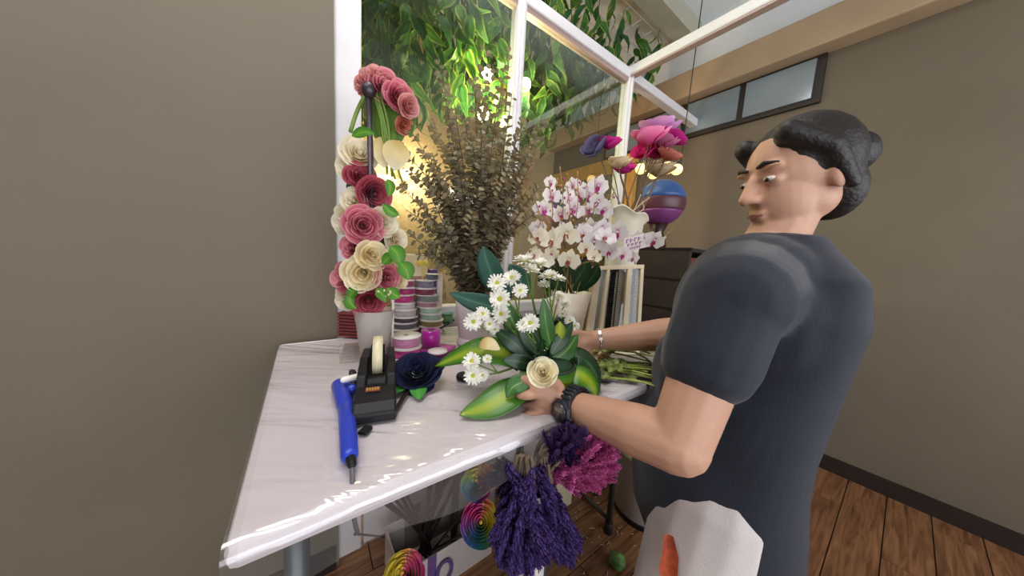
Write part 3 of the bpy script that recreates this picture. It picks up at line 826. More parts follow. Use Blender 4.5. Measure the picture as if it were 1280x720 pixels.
for k, (px, py, x1, y1) in enumerate([(702, 300, 700, 208), (716, 300, 722, 214), (690, 300, 686, 226), (735, 300, 744, 222), (725, 300, 733, 240), (745, 300, 768, 236), (683, 310, 668, 248), (710, 300, 709, 232)]):
    b0 = oc + V((random.uniform(-.03, .03), random.uniform(-.03, .03), oh-.04))
    pts = spline([b0, P(px, py, .99), P((px+x1)/2+3, (py+y1)/2, .95), P(x1, y1, .96)], 18)
    th = thing('orchid_bud_stem', b0, 'thin orange brown orchid stem with tiny buds rising between the open orchids', 'flower stem', 'budded stems among the orchids')
    part(th, 'stem', MB().tube(pts, .0016, 5), m_ostem)
    for q in range(9):
        i_ = 8+q if 8+q < len(pts) else len(pts)-1; x = pts[i_]; g = q*2.4
        part(th, 'bud', MB().ell(x+V((.007*math.cos(g), .003, .004*math.sin(g))), (.0032, .0032, .0045), nu=7, nv=5), [m_orchp, M('bud_orange', '#c88a5a', var=.2), m_lip][q % 3])
for k, (pp, w) in enumerate([([(700, 365), (690, 335), (688, 318)], .03), ([(712, 365), (728, 338), (735, 322)], .032), ([(705, 365), (706, 340), (704, 318)], .035), ([(722, 365), (742, 345), (748, 330)], .024), ([(692, 365), (680, 348), (672, 338)], .028), ([(715, 364), (720, 350), (722, 330)], .03)]):
    pts = [P(x, y, .99 + .01*k - .02*i) for i, (x, y) in enumerate(pp)]
    o = solo('orchid_leaf', leaf_blade(pts, w, to_cam(pts[1])+V((0, 0, .4)), .2), m_leafd, 'dark green strap leaf under the orchids in the cream vase', 'leaf', 'dark leaves under the orchids', base=pts[0])

# ================================================================== ROSE ARRANGEMENT AT THE TABLE'S NEAR END
m_pole = M('dark_bronze', '#4a4048', var=.1, metal=.6, rough=.4)
m_acr = MGLASS('clear_acrylic', '#ece6e2', gloss=.06, haze=.10)
rb = T(468, 449, TZ); rb = V((rb.x, rb.y, TOPZ)); RD = rb.y
ra = thing('rose_arrangement', rb, 'tall arrangement of pink and white fabric roses in a frosted vase beside the ribbon spools', 'flower arrangement')
rim_z = P(463, 386, RD).z
vt = P(463, 386, RD); vt = V((vt.x, vt.y, rim_z))
m_frost = MGLASS('frosted_plastic', '#f4e9e0', gloss=.0, haze=.36, rough=.25, fres=1.15)
part(ra, 'vase', MB().lathe([(.034, 0), (.036, .003), (.044, (rim_z-TOPZ)*.6), (.052, rim_z-TOPZ), (.050, rim_z-TOPZ), (.042, (rim_z-TOPZ)*.6), (.033, .006)], rb, 28), m_frost)
ptop = P(461, 116, RD)
part(ra, 'pole', MB().tube([rb + V((0, 0, .004)), V((rb.x, rb.y, rim_z)).lerp(ptop, .3), ptop], .0075, 10), m_pole)
part(ra, 'pole_cap', MB().ell(P(461, 113, RD), (.017, .017, .02)), m_pole)
foam = [P(456, 370, RD+.02), P(462, 300, RD+.05), P(455, 235, RD+.05), P(448, 190, RD+.04)]
part(ra, 'moss_core', MB().chain(foam, [.035, .05, .045, .02], 12), M('moss_core', '#3e4a2a', var=.35, scale=40, rough=.95, bump=.5, bscale=90))
RS = [  # px, py, radius px, material, depth offset, facing offset, label
 (450, 188, 19, m_whiterose, -.01, (.1, 0, .5), 'open white rose at the top of the column'),
 (433, 205, 17, m_whiterose, .01, (-.5, 0, .2), 'white rose half outside the picture near the top'),
 (452, 219, 16, m_duskrose, -.01, (.2, 0, .3), 'dusky pink rose below the top white rose'),
 (471, 243, 19, m_duskrose, -.01, (.55, 0, -.1), 'dusky pink rose turned toward the eucalyptus'),
 (441, 250, 15, m_whiterose, -.02, (-.3, 0, .2), 'white rose beside two dusky pink ones'),
 (455, 281, 21, m_pinkrose, -.05, (.1, 0, .05), 'large mid-pink rose facing outward in the middle'),
 (483, 278, 17, m_whiterose, -.0, (.7, 0, .0), 'white rose beside the large mid-pink rose'),
 (437, 310, 14, m_pinkrose, -.03, (-.5, 0, 0), 'pink rose cut by the picture edge'),
 (499, 299, 14, m_whiterose, .03, (.8, 0, .1), 'small white rose nearest the eucalyptus'),
 (468, 318, 17, m_creamrose, -.05, (.4, 0, .2), 'cream rosebud under the large pink rose'),
 (453, 342, 20, m_creamrose, -.06, (-.1, 0, -.1), 'large cream white rose low in front'),
 (487, 347, 15, m_pinkrose, -.03, (.5, 0, 0), 'pink rose low beside the green leaves'),
 (461, 379, 18, m_duskrose, -.05, (.05, 0, -.3), 'lowest pink rose hanging over the vase rim'),
 (501, 350, 12, m_creamrose, .01, (.8, 0, 0), 'cream rose peeping out behind the low pink rose'),
 (425, 345, 18, m_pinkrose, .0, (-.8, 0, 0), None), (424, 275, 18, m_whiterose, .02, (-.8, 0, 0), None),
 (428, 375, 16, m_whiterose, .02, (-.7, 0, -.3), None)]
for k, (px, py, r, mt, dd, fo, lab) in enumerate(RS):
    c = P(px, py, RD+dd); rose_part(ra, c, to_cam(c)+V(fo), r/FPX*RD*1.08, mt, k*1.7, lab, style='bud' if mt is m_creamrose or k % 4 == 2 else 'full')
TOPR = [(461, 93, 16, m_palerose, (-.3, 0, .8)), (482, 104, 19, m_pinkrose, (0, 0, .5)), (502, 119, 16, m_pinkrose, (.5, 0, .3)), (514, 133, 12, m_palerose, (.9, 0, 0)), (472, 88, 11, m_palerose, (0, 0, .9)), (447, 106, 10, m_palerose, (-.9, 0, .2))]
for k, (px, py, r, mt, fo) in enumerate(TOPR):
    c = P(px, py, RD+.005); rose_part(ra, c, to_cam(c)+V(fo), r/FPX*RD*1.1, mt, k*2.3+40, 'ruffled pink bloom in the cluster crowning the pole')
c = P(508, 158, RD+.03); rose_part(ra, c, to_cam(c)+V((.8, 0, -.4)), 11/FPX*RD, ML('coral_petal', along=[(0, '#c05a48'), (1, '#e89a84')], trans=.25), 71, 'small coral bloom hanging below the crown')
m_fabgreen = ML('fabric_leaf_green', across=[(0, '#6f8f3c'), (.3, '#557a33'), (1, '#6c8a46')], rough=.7, trans=.3)
for (pp, w, mt) in [([(488, 118), (494, 150), (488, 192)], .036, m_fabgreen), ([(476, 118), (472, 150), (478, 185)], .026, m_fabgreen), ([(500, 126), (510, 145), (513, 172)], .02, m_fabgreen)]:
    pts = [P(x, y, RD+.045) for x, y in pp]; part(ra, 'leaf', leaf_blade(pts, w, to_cam(pts[1]), .2), mt)
for (px, py, w) in [(482, 186, .030), (497, 190, .034)]:
    a, b = P(px+3, py-14, RD+.03), P(px-3, py+24, RD+.02)
    part(ra, 'cream_petal', leaf_blade([a, a.lerp(b, .5)+V((0, -.01, 0)), b], w, to_cam(a), .12), m_creamrose)
for k, (x0, x1, x2) in enumerate([(472, 482, 484), (478, 487, 490), (470, 480, 494), (474, 486, 503)]):
    part(ra, 'stem', MB().tube(spline([P(x0-3, 116, RD+.01), P(x0+6, 150, RD+.015), P(x1, 178, RD+.02), P(x2, 218+k*3, RD+.03)], 12), .0032, 6), m_stemg)
part(ra, 'stem', MB().tube(spline([P(438, 165, RD), P(446, 140, RD+.01), P(457, 118, RD)], 8), .005, 6), m_stemg)
for (pp, w) in [([(440, 170), (455, 165), (468, 167)], .012), ([(488, 308), (497, 318), (500, 333)], .02), ([(500, 328), (508, 338), (511, 350)], .021), ([(484, 360), (492, 368), (500, 372)], .017), ([(478, 255), (490, 266), (499, 268)], .013), ([(470, 362), (478, 368), (482, 378)], .015), ([(484, 224), (488, 234), (486, 246)], .012), ([(445, 386), (438, 378), (436, 366)], .016), ([(478, 330), (486, 322), (492, 318)], .014), ([(446, 360), (440, 366), (437, 372)], .014)]:
    pts = [P(x, y, RD-.06) for x, y in pp]; part(ra, 'leaf', leaf_blade(pts, w, to_cam(pts[1])+V((0, 0, .3)), .2), m_leaf)
for q in range(7):
    c = P(480+random.uniform(-8, 8), 366+random.uniform(-4, 8), RD-.065)
    part(ra, 'filler_blossom', MB().ell(c, (.003, .003, .003), nu=8, nv=5), m_whiterose)

# clear acrylic box: upright sides and a low front sheet round the vase foot
def tbox(px0, px1, pyb, h, d, w=None):
    p0, p1 = T(px0, pyb, TZ), T(px1, pyb, TZ)
    return p0, p1
bx = thing('acrylic_box', T(470, 452, TZ)+V((0, 0, .004)), 'clear acrylic display box standing round the foot of the rose vase', 'box')
f0, f1 = T(425, 452, TZ), T(488, 446, TZ); zb = TOPZ+.0
dv = (f1-f0).normalized(); dn = V((-dv.y, dv.x, 0))
def slab(p, q, t, z0, z1):
    d = (q-p).normalized(); n = V((-d.y, d.x, 0))*t/2
    return MB().hexa([V((x.x, x.y, z0)) for x in (p-n, q-n, q+n, p+n)] + [V((x.x, x.y, z1)) for x in (p-n, q-n, q+n, p+n)])
part(bx, 'front_sheet', slab(f0-dn*.02, f1-dn*.02, .004, zb, zb+.045), m_acr, False)
b0, b1 = f0+dn*.14, f1+dn*.14
part(bx, 'side_sheet', slab(f1-dn*.018, b1, .005, zb, zb+.17), m_acr, False)
part(bx, 'corner_strip', slab(f1-dn*.02+dv*.004, f1-dn*.012+dv*.004, .006, zb, zb+.18), M('clear_edge', '#d8cfc6', var=.05, rough=.2), False)
part(bx, 'base_sheet', MB().hexa([V((x.x, x.y, zb)) for x in (f0, f1, b1, b0)]+[V((x.x, x.y, zb+.003)) for x in (f0, f1, b1, b0)]), m_acr, False)

# maroon slatted stack behind the vase foot
mr0 = P(437, 384, 1.02); mr1 = T(445, 425, TZ)
sl = thing('maroon_box', V((mr1.x, mr1.y, TOPZ)), 'dark maroon ribbed box behind the frosted rose vase', 'box')
hb = mr0.z-TOPZ
part(sl, 'body', MB().box((mr1.x-.02, mr1.y+.04, TOPZ+hb/2), (.09, .06, hb)), M('maroon_card', '#5a1f22', var=.15, rough=.6), False, .003)
for q in range(8):
    part(sl, 'rib', MB().box((mr1.x-.02, mr1.y+.008, TOPZ+hb*(q+.5)/8), (.092, .006, hb/8*.55)), M('maroon_rib', '#7a2e2c', var=.15, rough=.5), False, .001)

# ================================================================== RIBBON SPOOLS
m_flange = M('spool_white', '#e9e1dc', var=.03, rough=.45)
m_flgrey = M('spool_grey', '#a9a3a3', var=.06, rough=.5)
def spool(px, py_base, z0, r, h, col, lab, cat='ribbon spool', flange=None, tilt=0, rib_r=.9, depth=None, sheen=.3, group='ribbon spools on the table'):
    p = T(px, py_base, TZ) if depth is None else P(px, py_base, depth)
    base = V((p.x, p.y, z0))
    m = Matrix.Translation(base) @ Matrix.Rotation(R(tilt), 4, 'Y') @ Matrix.Rotation(px*.37, 4, 'Z')
    th = thing('ribbon_spool', base, lab, cat, group, m=m)
    fm = flange or m_flange
    link('ribbon', MB().lathe([(r*rib_r, .0022), (r*rib_r*1.01, h*.5), (r*rib_r, h-.0022)], n=28).mesh('ribbon'), M('ribbon_'+col.strip('#'), col, var=.1, scale=40, rough=.35, sheen=sheen, bump=.2, bscale=200), th)
    link('flange', MB().lathe([(r*.12, 0), (r, 0), (r, .0022), (r*.12, .0022)], n=32).mesh('flange'), fm, th)
    link('flange', MB().lathe([(r*.12, h-.0022), (r, h-.0022), (r, h), (r*.12, h)], n=32).mesh('flange'), fm, th)
    link('hub_hole', MB().lathe([(r*.16, h-.001), (r*.16, h+.0004), (.0005, h+.0004)], n=14).mesh('hub_hole'), M('spool_hole', '#8b7d74', var=.1), th)
    return th
SX, SB = 537, 412; dS = 1.06; z = TOPZ
def rpx(w, d): return w/2/FPX*d
RIGHT = [(537, 29, 9, '#5a4634', 'brown ribbon spool at the bottom of the taller spool stack'), (539, 30, 8, '#8a7645', 'olive gold ribbon spool just above the brown one in the taller stack'),
         (538, 28, 8, '#9fb8a6', 'lower of the two mint ribbon spools in the taller stack'), (537, 28, 7.5, '#a9c2b0', 'upper of the two mint ribbon spools in the taller stack'),
         (533, 27, 7, '#a8788a', 'dusty mauve ribbon spool above the mint ones'), (534, 29, 7.5, '#7d857f', 'grey green ribbon spool with a pale printed edge'),
         (530, 28, 8.5, '#7c3348', 'maroon ribbon spool under the lilac grey one'), (530, 23, 9.5, '#857c94', 'lilac grey ribbon spool with a white flange near the top of the taller stack')]
for (px, w, h, col, lab) in RIGHT:
    hh = h/FPX*dS; spool(px, SB, z, rpx(w, dS), hh, col, lab, flange=m_flgrey if 'grey' in lab and 'lilac' not in lab else m_flange, depth=dS); z += hh+.0006
spool(538, SB, z, rpx(17, dS), 8/FPX*dS, '#5b5a66', 'small dark grey ribbon spool on the very top of the taller stack', depth=dS+.015)
dL = 1.02; z = TOPZ
for (px, w, h, col, lab) in [(506, 36, 8, '#7f3b44', 'dull red ribbon spool at the bottom of the shorter spool stack'), (505, 33, 8, '#6c6a72', 'slate grey ribbon spool second from the bottom of the shorter stack'),
                             (506, 32, 7, '#4c3a4a', 'dark plum ribbon spool with a printed edge in the shorter stack'), (505, 31, 9, '#c9bfc0', 'lower white ribbon spool in the shorter stack'),
                             (504, 30, 8, '#d8d0cf', 'upper white ribbon spool in the shorter stack'), (503, 29, 10, '#c2317c', 'hot pink ribbon spool with a printed badge near the top of the shorter stack'),
                             (505, 28, 9, '#b02a6c', 'deep pink glossy ribbon spool second from the top of the shorter stack'), (503, 28, 9, '#a24a70', 'muted rose ribbon spool on top of the shorter stack')]:
    hh = h/FPX*dL; spool(px, 416, z, rpx(w, dL), hh, col, lab, depth=dL); z += hh+.0006
dF = T(507, 446, TZ).y; z = TOPZ
for (w, h, col, lab) in [(40, 13, '#e0409a', 'hot pink ribbon spool under another in front of the rose vase'), (38, 14, '#d989b4', 'soft pink ribbon spool with a cream flange lying on the hot pink one')]:
    hh = h/FPX*dF; spool(507, 446, z, rpx(w, dF), hh, col, lab, depth=dF, rib_r=.88); z += hh+.0008
# magenta roll on a magenta sheet
mp = T(538, 437, TZ); dM = mp.y
m_mag = M('magenta_satin', '#b5179a', var=.15, scale=30, rough=.25, sheen=.4)
mrl = thing('magenta_roll', V((mp.x, mp.y, TOPZ+.012)), 'shiny magenta satin roll standing beside the pink spools', 'ribbon roll')
hh = 20/FPX*dM; rr = rpx(24, dM)
part(mrl, 'roll', MB().lathe([(rr*.3, 0), (rr, 0), (rr*1.02, hh*.5), (rr, hh), (rr*.35, hh), (rr*.32, hh*.3)], V((mp.x, mp.y, TOPZ+.012)), 28), m_mag)
part(mrl, 'core', MB().lathe([(rr*.22, .001), (rr*.3, .001), (rr*.3, hh+.001), (rr*.22, hh+.001)], V((mp.x, mp.y, TOPZ+.012)), 18), M('magenta_core', '#6b1160', var=.1))
vs = []; mbs = MB(); n = 12
c2 = T(541, 440, TZ)
for i in range(n):
    for j in range(n):
        x, y = (i/(n-1)-.5)*.105, (j/(n-1)-.5)*.10
        edge = 1 if abs(i/(n-1)-.5) > .42 or abs(j/(n-1)-.5) > .42 else .5
        vs.append((c2.x + x*1.0 + .3*y, c2.y + y - .2*x, TOPZ + .004 + .006*(.5+.5*noise.noise(V((x*40, y*40, 2))))*edge))
mbs.add(vs, [(i*n+j, (i+1)*n+j, (i+1)*n+j+1, i*n+j+1) for i in range(n-1) for j in range(n-1)])
o = solo('magenta_cloth', mbs, m_mag, 'crumpled magenta satin piece lying under the magenta roll', 'cloth', base=V((c2.x, c2.y, TOPZ))); solidify(o, .002)
cp = T(548, 445, TZ)
solo('white_disc', MB().lathe([(.001, .0), (.028, .0), (.028, .004), (.001, .004)], V((cp.x-.0, cp.y-.01, TOPZ+.013)), 24), m_flange, 'loose white spool disc lying on the magenta cloth', 'disc')

# boxes and small things behind the spools
def tablebox(name, px0, px1, pyt, pyb, dep, th_, mat, lab, cat, yaw=None, bevel=.003):
    a, b = P(px0, pyb, dep), P(px1, pyb, dep); zt_ = P((px0+px1)/2, pyt, dep).z; zb_ = TOPZ
    return a, b, zb_, zt_
def upbox(name, px0, px1, pyt, b, thick, mat, lab, cat):
    m_ = onB((px0+px1)/2, pyt, b); a0, a1_ = ab(onB(px0, pyt, b))[0], ab(onB(px1, pyt, b))[0]
    return rbox(MB(), a0, a1_, b, b+thick, TOPZ, m_.z)
cb = thing('cream_box', onB(515, 400, .725), 'cream carton with a kraft lower band behind the ribbon spools', 'box')
part(cb, 'body', upbox('b', 497, 535, 318, .725, .045, None, '', ''), M('cream_card', '#ecd9b4', var=.05, rough=.6), False, .003)
part(cb, 'band', upbox('b', 496.5, 535.5, 345, .723, .049, None, '', ''), M('kraft_card', '#b18b78', var=.08, rough=.7), False, .002)
YB = onB(528, 330, .71).y
ybw = thing('yellow_bow', P(528, 330, YB), 'small pale yellow bow in front of the cream carton', 'bow')
for s in (-1, 1):
    c = P(528+s*4, 329, YB)
    part(ybw, 'loop', MB().ell(c, (.014, .006, .011), Euler((0, s*.5, 0)).to_matrix(), 12, 8), M('yellow_satin', '#e8cf62', var=.1, rough=.35))
part(ybw, 'knot', MB().ell(P(528, 330, YB-.004), (.005, .005, .006), nu=10, nv=6), MATS['yellow_satin'])
part(ybw, 'tail', MB().tube([P(528, 332, YB), P(528.5, 345, YB), P(527, 352, YB)], .002, 6), MATS['yellow_satin'])
pr = upbox('b', 538, 547, 337, .73, .03, None, '', '')
solo('purple_carton', pr, M('purple_card', '#6a4c96', var=.08, rough=.5), 'narrow purple carton between the cream carton and the white card', 'box', smooth=False, bevel=.002)
solo('white_card', upbox('b', 547, 554, 343, .715, .010, None, '', ''), M('white_card', '#e6dcd6', var=.03, rough=.6), 'upright white card strip at the edge of the taller spool stack', 'card', smooth=False, bevel=.001)
gp_ = T(558, 394, TZ)
spool(558, 392, TOPZ, rpx(17, 1.27), .045, '#6f9d6a', 'small green and teal ribbon spool beside the mauve vase', depth=1.22, flange=M('teal_flange', '#5b9a9c', var=.05, rough=.4))
# black handle and a thin wire
bh0, bh1 = T(549, 412, TZ), T(565, 401, TZ)
sc_ = thing('black_scissors', V((bh0.x, bh0.y, TOPZ)), 'black handled scissors lying between the spools and the mauve vase', 'scissors')
up_ = V((0, 0, .007))
part(sc_, 'blade', MB().tube([bh0.lerp(bh1, -.6)+up_, bh0+up_], [.002, .004], 8), MATS['table_steel'])
for s in (-1, 1):
    nrm = V((-(bh1-bh0).y, (bh1-bh0).x, 0)).normalized()*.009*s
    part(sc_, 'handle', MB().tube([bh0+up_, bh0.lerp(bh1, .5)+nrm+up_, bh1+nrm*1.2+up_], [.004, .006, .006], 8), M('black_plastic', '#1d1a1f', var=.1, rough=.4))
wp = [T(556, 420, TZ), T(552, 404, TZ), T(556, 394, TZ), T(563, 390, TZ), T(570, 392, TZ)]
solo('thin_wire', MB().tube(spline([p+V((0, 0, .007)) for p in wp], 14), .0012, 5), M('grey_wire', '#5d5450', rough=.5), 'thin grey wire curling on the table beside the mauve vase', 'wire')

# ================================================================== TAPE DISPENSER, GLUE GUN, NAVY ROSE
m_blk = M('dispenser_black', '#131216', var=.08, scale=20, rough=.5, spec=.3)
f = T(468, 532, TZ); bk = T(474, 458, TZ)
ax = (bk-f); Ld = ax.length; ax.normalize(); sd = V((ax.y, -ax.x, 0))
td = thing('tape_dispenser', V((f.x, f.y, TOPZ)), 'black desk tape dispenser holding a roll of clear yellowish tape', 'tape dispenser')
def dpt(l, s, z): return V((f.x, f.y, TOPZ)) + ax*l + sd*s + V((0, 0, z))
hw = .036
def prism(prof, s0, s1):
    k = len(prof)
    return MB().add([dpt(l, s0, z) for l, z in prof]+[dpt(l, s1, z) for l, z in prof], [tuple(range(k)), tuple(reversed(range(k, 2*k)))]+[(i, i+k, (i+1) % k+k, (i+1) % k) for i in range(k)])
part(td, 'base', prism([(0, 0), (0, .018), (.02, .03), (.085, .036), (Ld, .030), (Ld, 0)], -hw, hw), m_blk, False, .004)
for s in (-1, 1):
    part(td, 'side_wall', prism([(.07, .03), (.09, .052), (Ld*.62, .062), (Ld*.98, .05), (Ld, .02)], s*hw-.017*(s+1)/2, s*hw+.017*(1-s)/2), m_blk, False, .003)
part(td, 'cutter', prism([(.082, .036), (.084, .046), (.090, .046), (.094, .036)], -.016, .016), m_blk, False)
part(td, 'emblem', prism([(.052, .0345), (.052, .0360), (.066, .0372), (.066, .0357)], -.018, .008), M('emblem_red', '#6e2f22', var=.3, scale=160, rough=.4), False)
for q in range(5):
    part(td, 'emblem_mark', prism([(.055, .0362), (.055, .0368), (.064, .0377), (.064, .0370)], -.0165+q*.0047, -.0135+q*.0047), M('emblem_gold', '#b08a3c', var=.1, rough=.4), False)
rc = dpt(Ld*.62, 0, .062); rotT = Matrix((ax, V((0, 0, 1)), sd)).transposed()
part(td, 'tape_roll', MB().lathe([(.026, -.010), (.045, -.010), (.045, .010), (.026, .010), (.026, -.010)], rc, 36, rotT, False), M('tape_yellowish', '#d6cba6', var=.06, rough=.3))
part(td, 'hub', MB().lathe([(.008, -.014), (.026, -.014), (.026, .014), (.008, .014)], rc, 28, rotT), m_blk)
# small black clip in front
cl0 = T(461, 541, TZ); cd = (T(452, 548, TZ)-T(463, 537, TZ)); ck = V((-cd.y, cd.x, 0)).normalized()*.008; e0, e1 = T(452, 547, TZ), T(461, 538, TZ)
mb = MB().hexa([V((x.x, x.y, TOPZ)) for x in (e0-ck, e1-ck, e1+ck, e0+ck)]+[V((x.x, x.y, TOPZ+.006)) for x in (e0-ck*.8, e1-ck*.8, e1+ck*.8, e0+ck*.8)])
solo('black_clip', mb, m_blk, 'tiny black clip lying in front of the tape dispenser', 'clip', smooth=False, bevel=.001)

nc = T(522, 482, TZ); nr = .052
m_navy = ML('navy_velvet', along=[(0, '#060720'), (.6, '#0a0d30'), (1, '#12163f')], rough=.85, trans=.05, var=.2)
nvr = thing('navy_rose', V((nc.x, nc.y, TOPZ+.004)), 'big navy blue velvet rose lying beside the tape dispenser', 'flower')
m = Matrix.Translation((0, 0, .022)) @ Matrix.Rotation(R(27), 4, 'X')
rose_on(nvr, m, nr, m_navy, 5, 'flat')
for (x0, y0, x1, y1) in ((487, 528, 507, 494), (490, 527, 511, 494)):
    a, b = T(x0, y0, TZ)+V((0, 0, .006)), T(x1, y1, TZ)+V((0, 0, .010))
    part(nvr, 'stem', MB().tube([a, a.lerp(b, .5)+V((0, 0, .001)), b], .0024, 6), m_stemd)
cpb = T(580, 477, TZ)
solo('black_disc', MB().lathe([(.001, 0), (.021, 0), (.022, .004), (.020, .009), (.001, .009)], V((cpb.x, cpb.y+.012, TOPZ)), 24), m_blk, 'flat round black disc on the table under the low daisies', 'disc')
for g in (100, 150, 195, 240, 290):
    d = V((math.cos(R(g)), math.sin(R(g)), 0)); a = V((nc.x, nc.y, TOPZ+.008))+d*.02; b_ = V((nc.x, nc.y, TOPZ+.004))+d*.082
    part(nvr, 'green_sepal', leaf_blade([a, a.lerp(b_, .5)+V((0, 0, .003)), b_], .018, (0, 0, 1), .1), ML('felt_green', across=[(0, '#4e9a3f'), (1, '#357f2e')], rough=.8, trans=.05))

# glue gun in blue plastic, its cord running down off the table
m_blue = M('blue_plastic', '#2c40b4', var=.06, rough=.3)
gz_ = TOPZ+.012
g0, g1, g2 = T(437, 580, TZ), T(433, 520, TZ), T(424, 490, TZ)
gg = thing('glue_gun', V((g1.x, g1.y, TOPZ)), 'blue hot glue gun lying at the near end of the table beside the tape dispenser', 'glue gun')
up1 = V((0, 0, .014))
part(gg, 'handle', MB().chain([g0+up1, g1+up1, g2+up1], [.012, .014, .015], 14), m_blue)
part(gg, 'cord_sleeve', MB().chain([g0+up1, T(440, 592, TZ)+up1], [.008, .006], 10), m_blk)
part(gg, 'trigger', MB().chain([g1+V((.016, 0, .012)), g1+V((.018, .022, .012))], [.005, .005], 8), m_blk)
part(gg, 'barrel', MB().chain([g2+up1, T(440, 497, TZ)+up1*1.3], [.013, .011], 12), m_blue)
cr = [T(440, 590, TZ)+up1, P(441, 606, .345), P(442, 640, .37), P(447, 665, .42), P(452, 668, .75), P(500, 672, 1.2), T(560, 670, .02)]
part(gg, 'cord', MB().tube(spline(cr, 36), .0032, 7), M('grey_cord', '#5a565a', rough=.5))
gs0, gs1 = T(430, 498, TZ)+V((0, 0, .034)), T(452, 492, TZ)+V((0, 0, .034))
solo('glue_stick', MB().chain([gs0+V((0, 0, .006)), gs1+V((0, 0, .006))], [.0065, .0065], 14), M('glue_white', '#eadfd8', rough=.3), 'short white glue stick lying across the blue glue gun', 'glue stick')
mb = MB(); pts = []
s0, s1 = T(441, 486, TZ)+V((0, 0, .012)), T(441, 471, TZ)+V((0, 0, .012))
for i in range(80):
    t = i/79; c = s0.lerp(s1, t); g = t*2*math.pi*8; pts.append(c+V((math.cos(g)*.008, 0, math.sin(g)*.008)))
solo('coiled_cord', mb.tube(pts, .0015, 5), m_blk, 'short black coiled cord behind the blue glue gun', 'cord')


# ================================================================== THE ARRANGEMENT BEING MADE
BD = .63
pc = T(690, 517, TZ); pc = V((pc.x, .63, TOPZ)); pc.x = (693-640)/FPX*.63
lp = thing('leaf_wrapped_pot', pc, 'low round pot wrapped in a yellow-striped green leaf, under the hands', 'pot')
part(lp, 'bowl', MB().lathe([(.052, 0), (.058, .006), (.062, .07), (.056, .07), (.05, .012)], pc, 28), M('pot_dark', '#2a3320', var=.2, rough=.7))
vs, uvs = [], []
for i in range(37):
    g = 2*math.pi*i/36
    for j in range(5):
        r = .064+.002*math.sin(g*3); vs.append(pc+V((math.cos(g)*r, math.sin(g)*r, .004+.062*j/4))); uvs.append((j/4*.9, i/36))
part(lp, 'leaf_wrap', MB().add(vs, [(i*5+j, (i+1)*5+j, (i+1)*5+j+1, i*5+j+1) for i in range(36) for j in range(4)], uvs), m_drac)
part(lp, 'foam', MB().lathe([(.001, .085), (.04, .083), (.054, .07), (.054, .04)], pc, 20), M('wet_foam', '#1f3a20', var=.2, rough=.95, bump=.3))
HUB = pc + V((0, 0, .08))

def big_leaf(lab, pp, w, mat, up=(0, 0, 1), fold=.15, shape='broad', cat='leaf', group=None, name='long_leaf'):
    pts = [P(*q) for q in pp]
    o = solo(name, leaf_blade(pts, w, up, fold, n=14, nx=6, shape=shape), mat, lab, cat, group, base=pts[0])
    solidify(o, .0008); return o
big_leaf('long green leaf with a yellow stripe stretching toward the navy rose', [(668, 462, .64), (630, 442, .62), (590, 440, .615), (543, 458, .63)], .040, m_drac, (0.1, -.55, 1), .12)
big_leaf('broad green leaf with a yellow stripe drooping to the table in front', [(672, 474, .60), (640, 490, .56), (610, 508, .53), (574, 519, .50)], .036, m_drac, (-.1, -.6, 1), .10)
big_leaf('short yellow-striped green leaf curling down behind the watch', [(700, 462, .62), (726, 468, .60), (742, 484, .59), (744, 500, .585)], .034, m_drac, (.5, -.7, .8), -.15)
big_leaf('glossy dark green leaf arching over toward the cut stems', [(702, 450, .66), (724, 446, .65), (742, 462, .64), (750, 486, .635)], .034, m_leafd, (.3, -.7, .8), -.2, name='dark_leaf')
big_leaf('dark green leaf standing behind the white rose', [(690, 470, .62), (700, 446, .63), (712, 430, .66)], .026, m_leafd, (0, -1, .3), .1, name='dark_leaf')
big_leaf('small pale green leaf beside the white rose', [(664, 467, .56), (652, 478, .55), (641, 484, .545), (633, 497, .54)], .019, m_leafm, (-.2, -.8, .6), .2, name='small_leaf')
big_leaf('bluish green leaf standing high in front of the eucalyptus', [(640, 372, .72), (618, 350, .74), (608, 325, .75), (604, 308, .75)], .032, m_leafblue, (0, -1, .1), .1, name='bluish_leaf')
big_leaf('bluish green leaf pointing to the ribbon spools', [(650, 400, .70), (615, 384, .70), (588, 376, .70), (562, 366, .70)], .026, m_leafblue, (0, -1, .5), .12, name='bluish_leaf')
big_leaf('bluish green leaf behind the highest daisies', [(655, 372, .73), (650, 350, .74), (636, 330, .75)], .028, m_leafblue, (0, -1, .1), .1, name='bluish_leaf')
for k, (lab, pp, w) in enumerate([
  ('narrow dark leaf upright at the middle of the arrangement', [(690, 440, .62), (683, 408, .61), (679, 372, .61)], .017),
  ('narrow dark leaf left of the paired daisies in the middle', [(676, 445, .61), (660, 420, .60), (650, 395, .60)], .02),
  ('dark leaf crossing toward the far hand', [(688, 445, .61), (703, 422, .62), (716, 402, .64)], .016),
  ('dark leaf tucked under the far wrist', [(690, 452, .62), (708, 438, .63), (722, 418, .66)], .02),
  ('dark leaf low between the big striped leaves', [(672, 458, .60), (650, 452, .585), (628, 450, .58)], .018),
  ('dark leaf above the long striped leaf', [(668, 452, .62), (642, 428, .62), (618, 412, .63)], .022),
  ('dark leaf behind the cluster of six daisies', [(664, 440, .65), (642, 404, .67), (632, 376, .68)], .026),
  ('dark leaf low behind the near hand', [(690, 476, .59), (684, 462, .57), (668, 452, .555)], .02),
  ('dark leaf under the white rose', [(676, 478, .58), (664, 488, .56), (650, 502, .55)], .016),
  ('dark leaf behind the paired daisies', [(672, 440, .65), (668, 415, .66), (670, 392, .67)], .024),
  ('dark leaf at the far side beneath the orchids', [(692, 442, .68), (700, 412, .70), (706, 388, .71)], .022)]):
    big_leaf(lab, pp, w, m_leafd if k % 3 else m_leafm, (0, -1, .25), .15, name='dark_leaf')
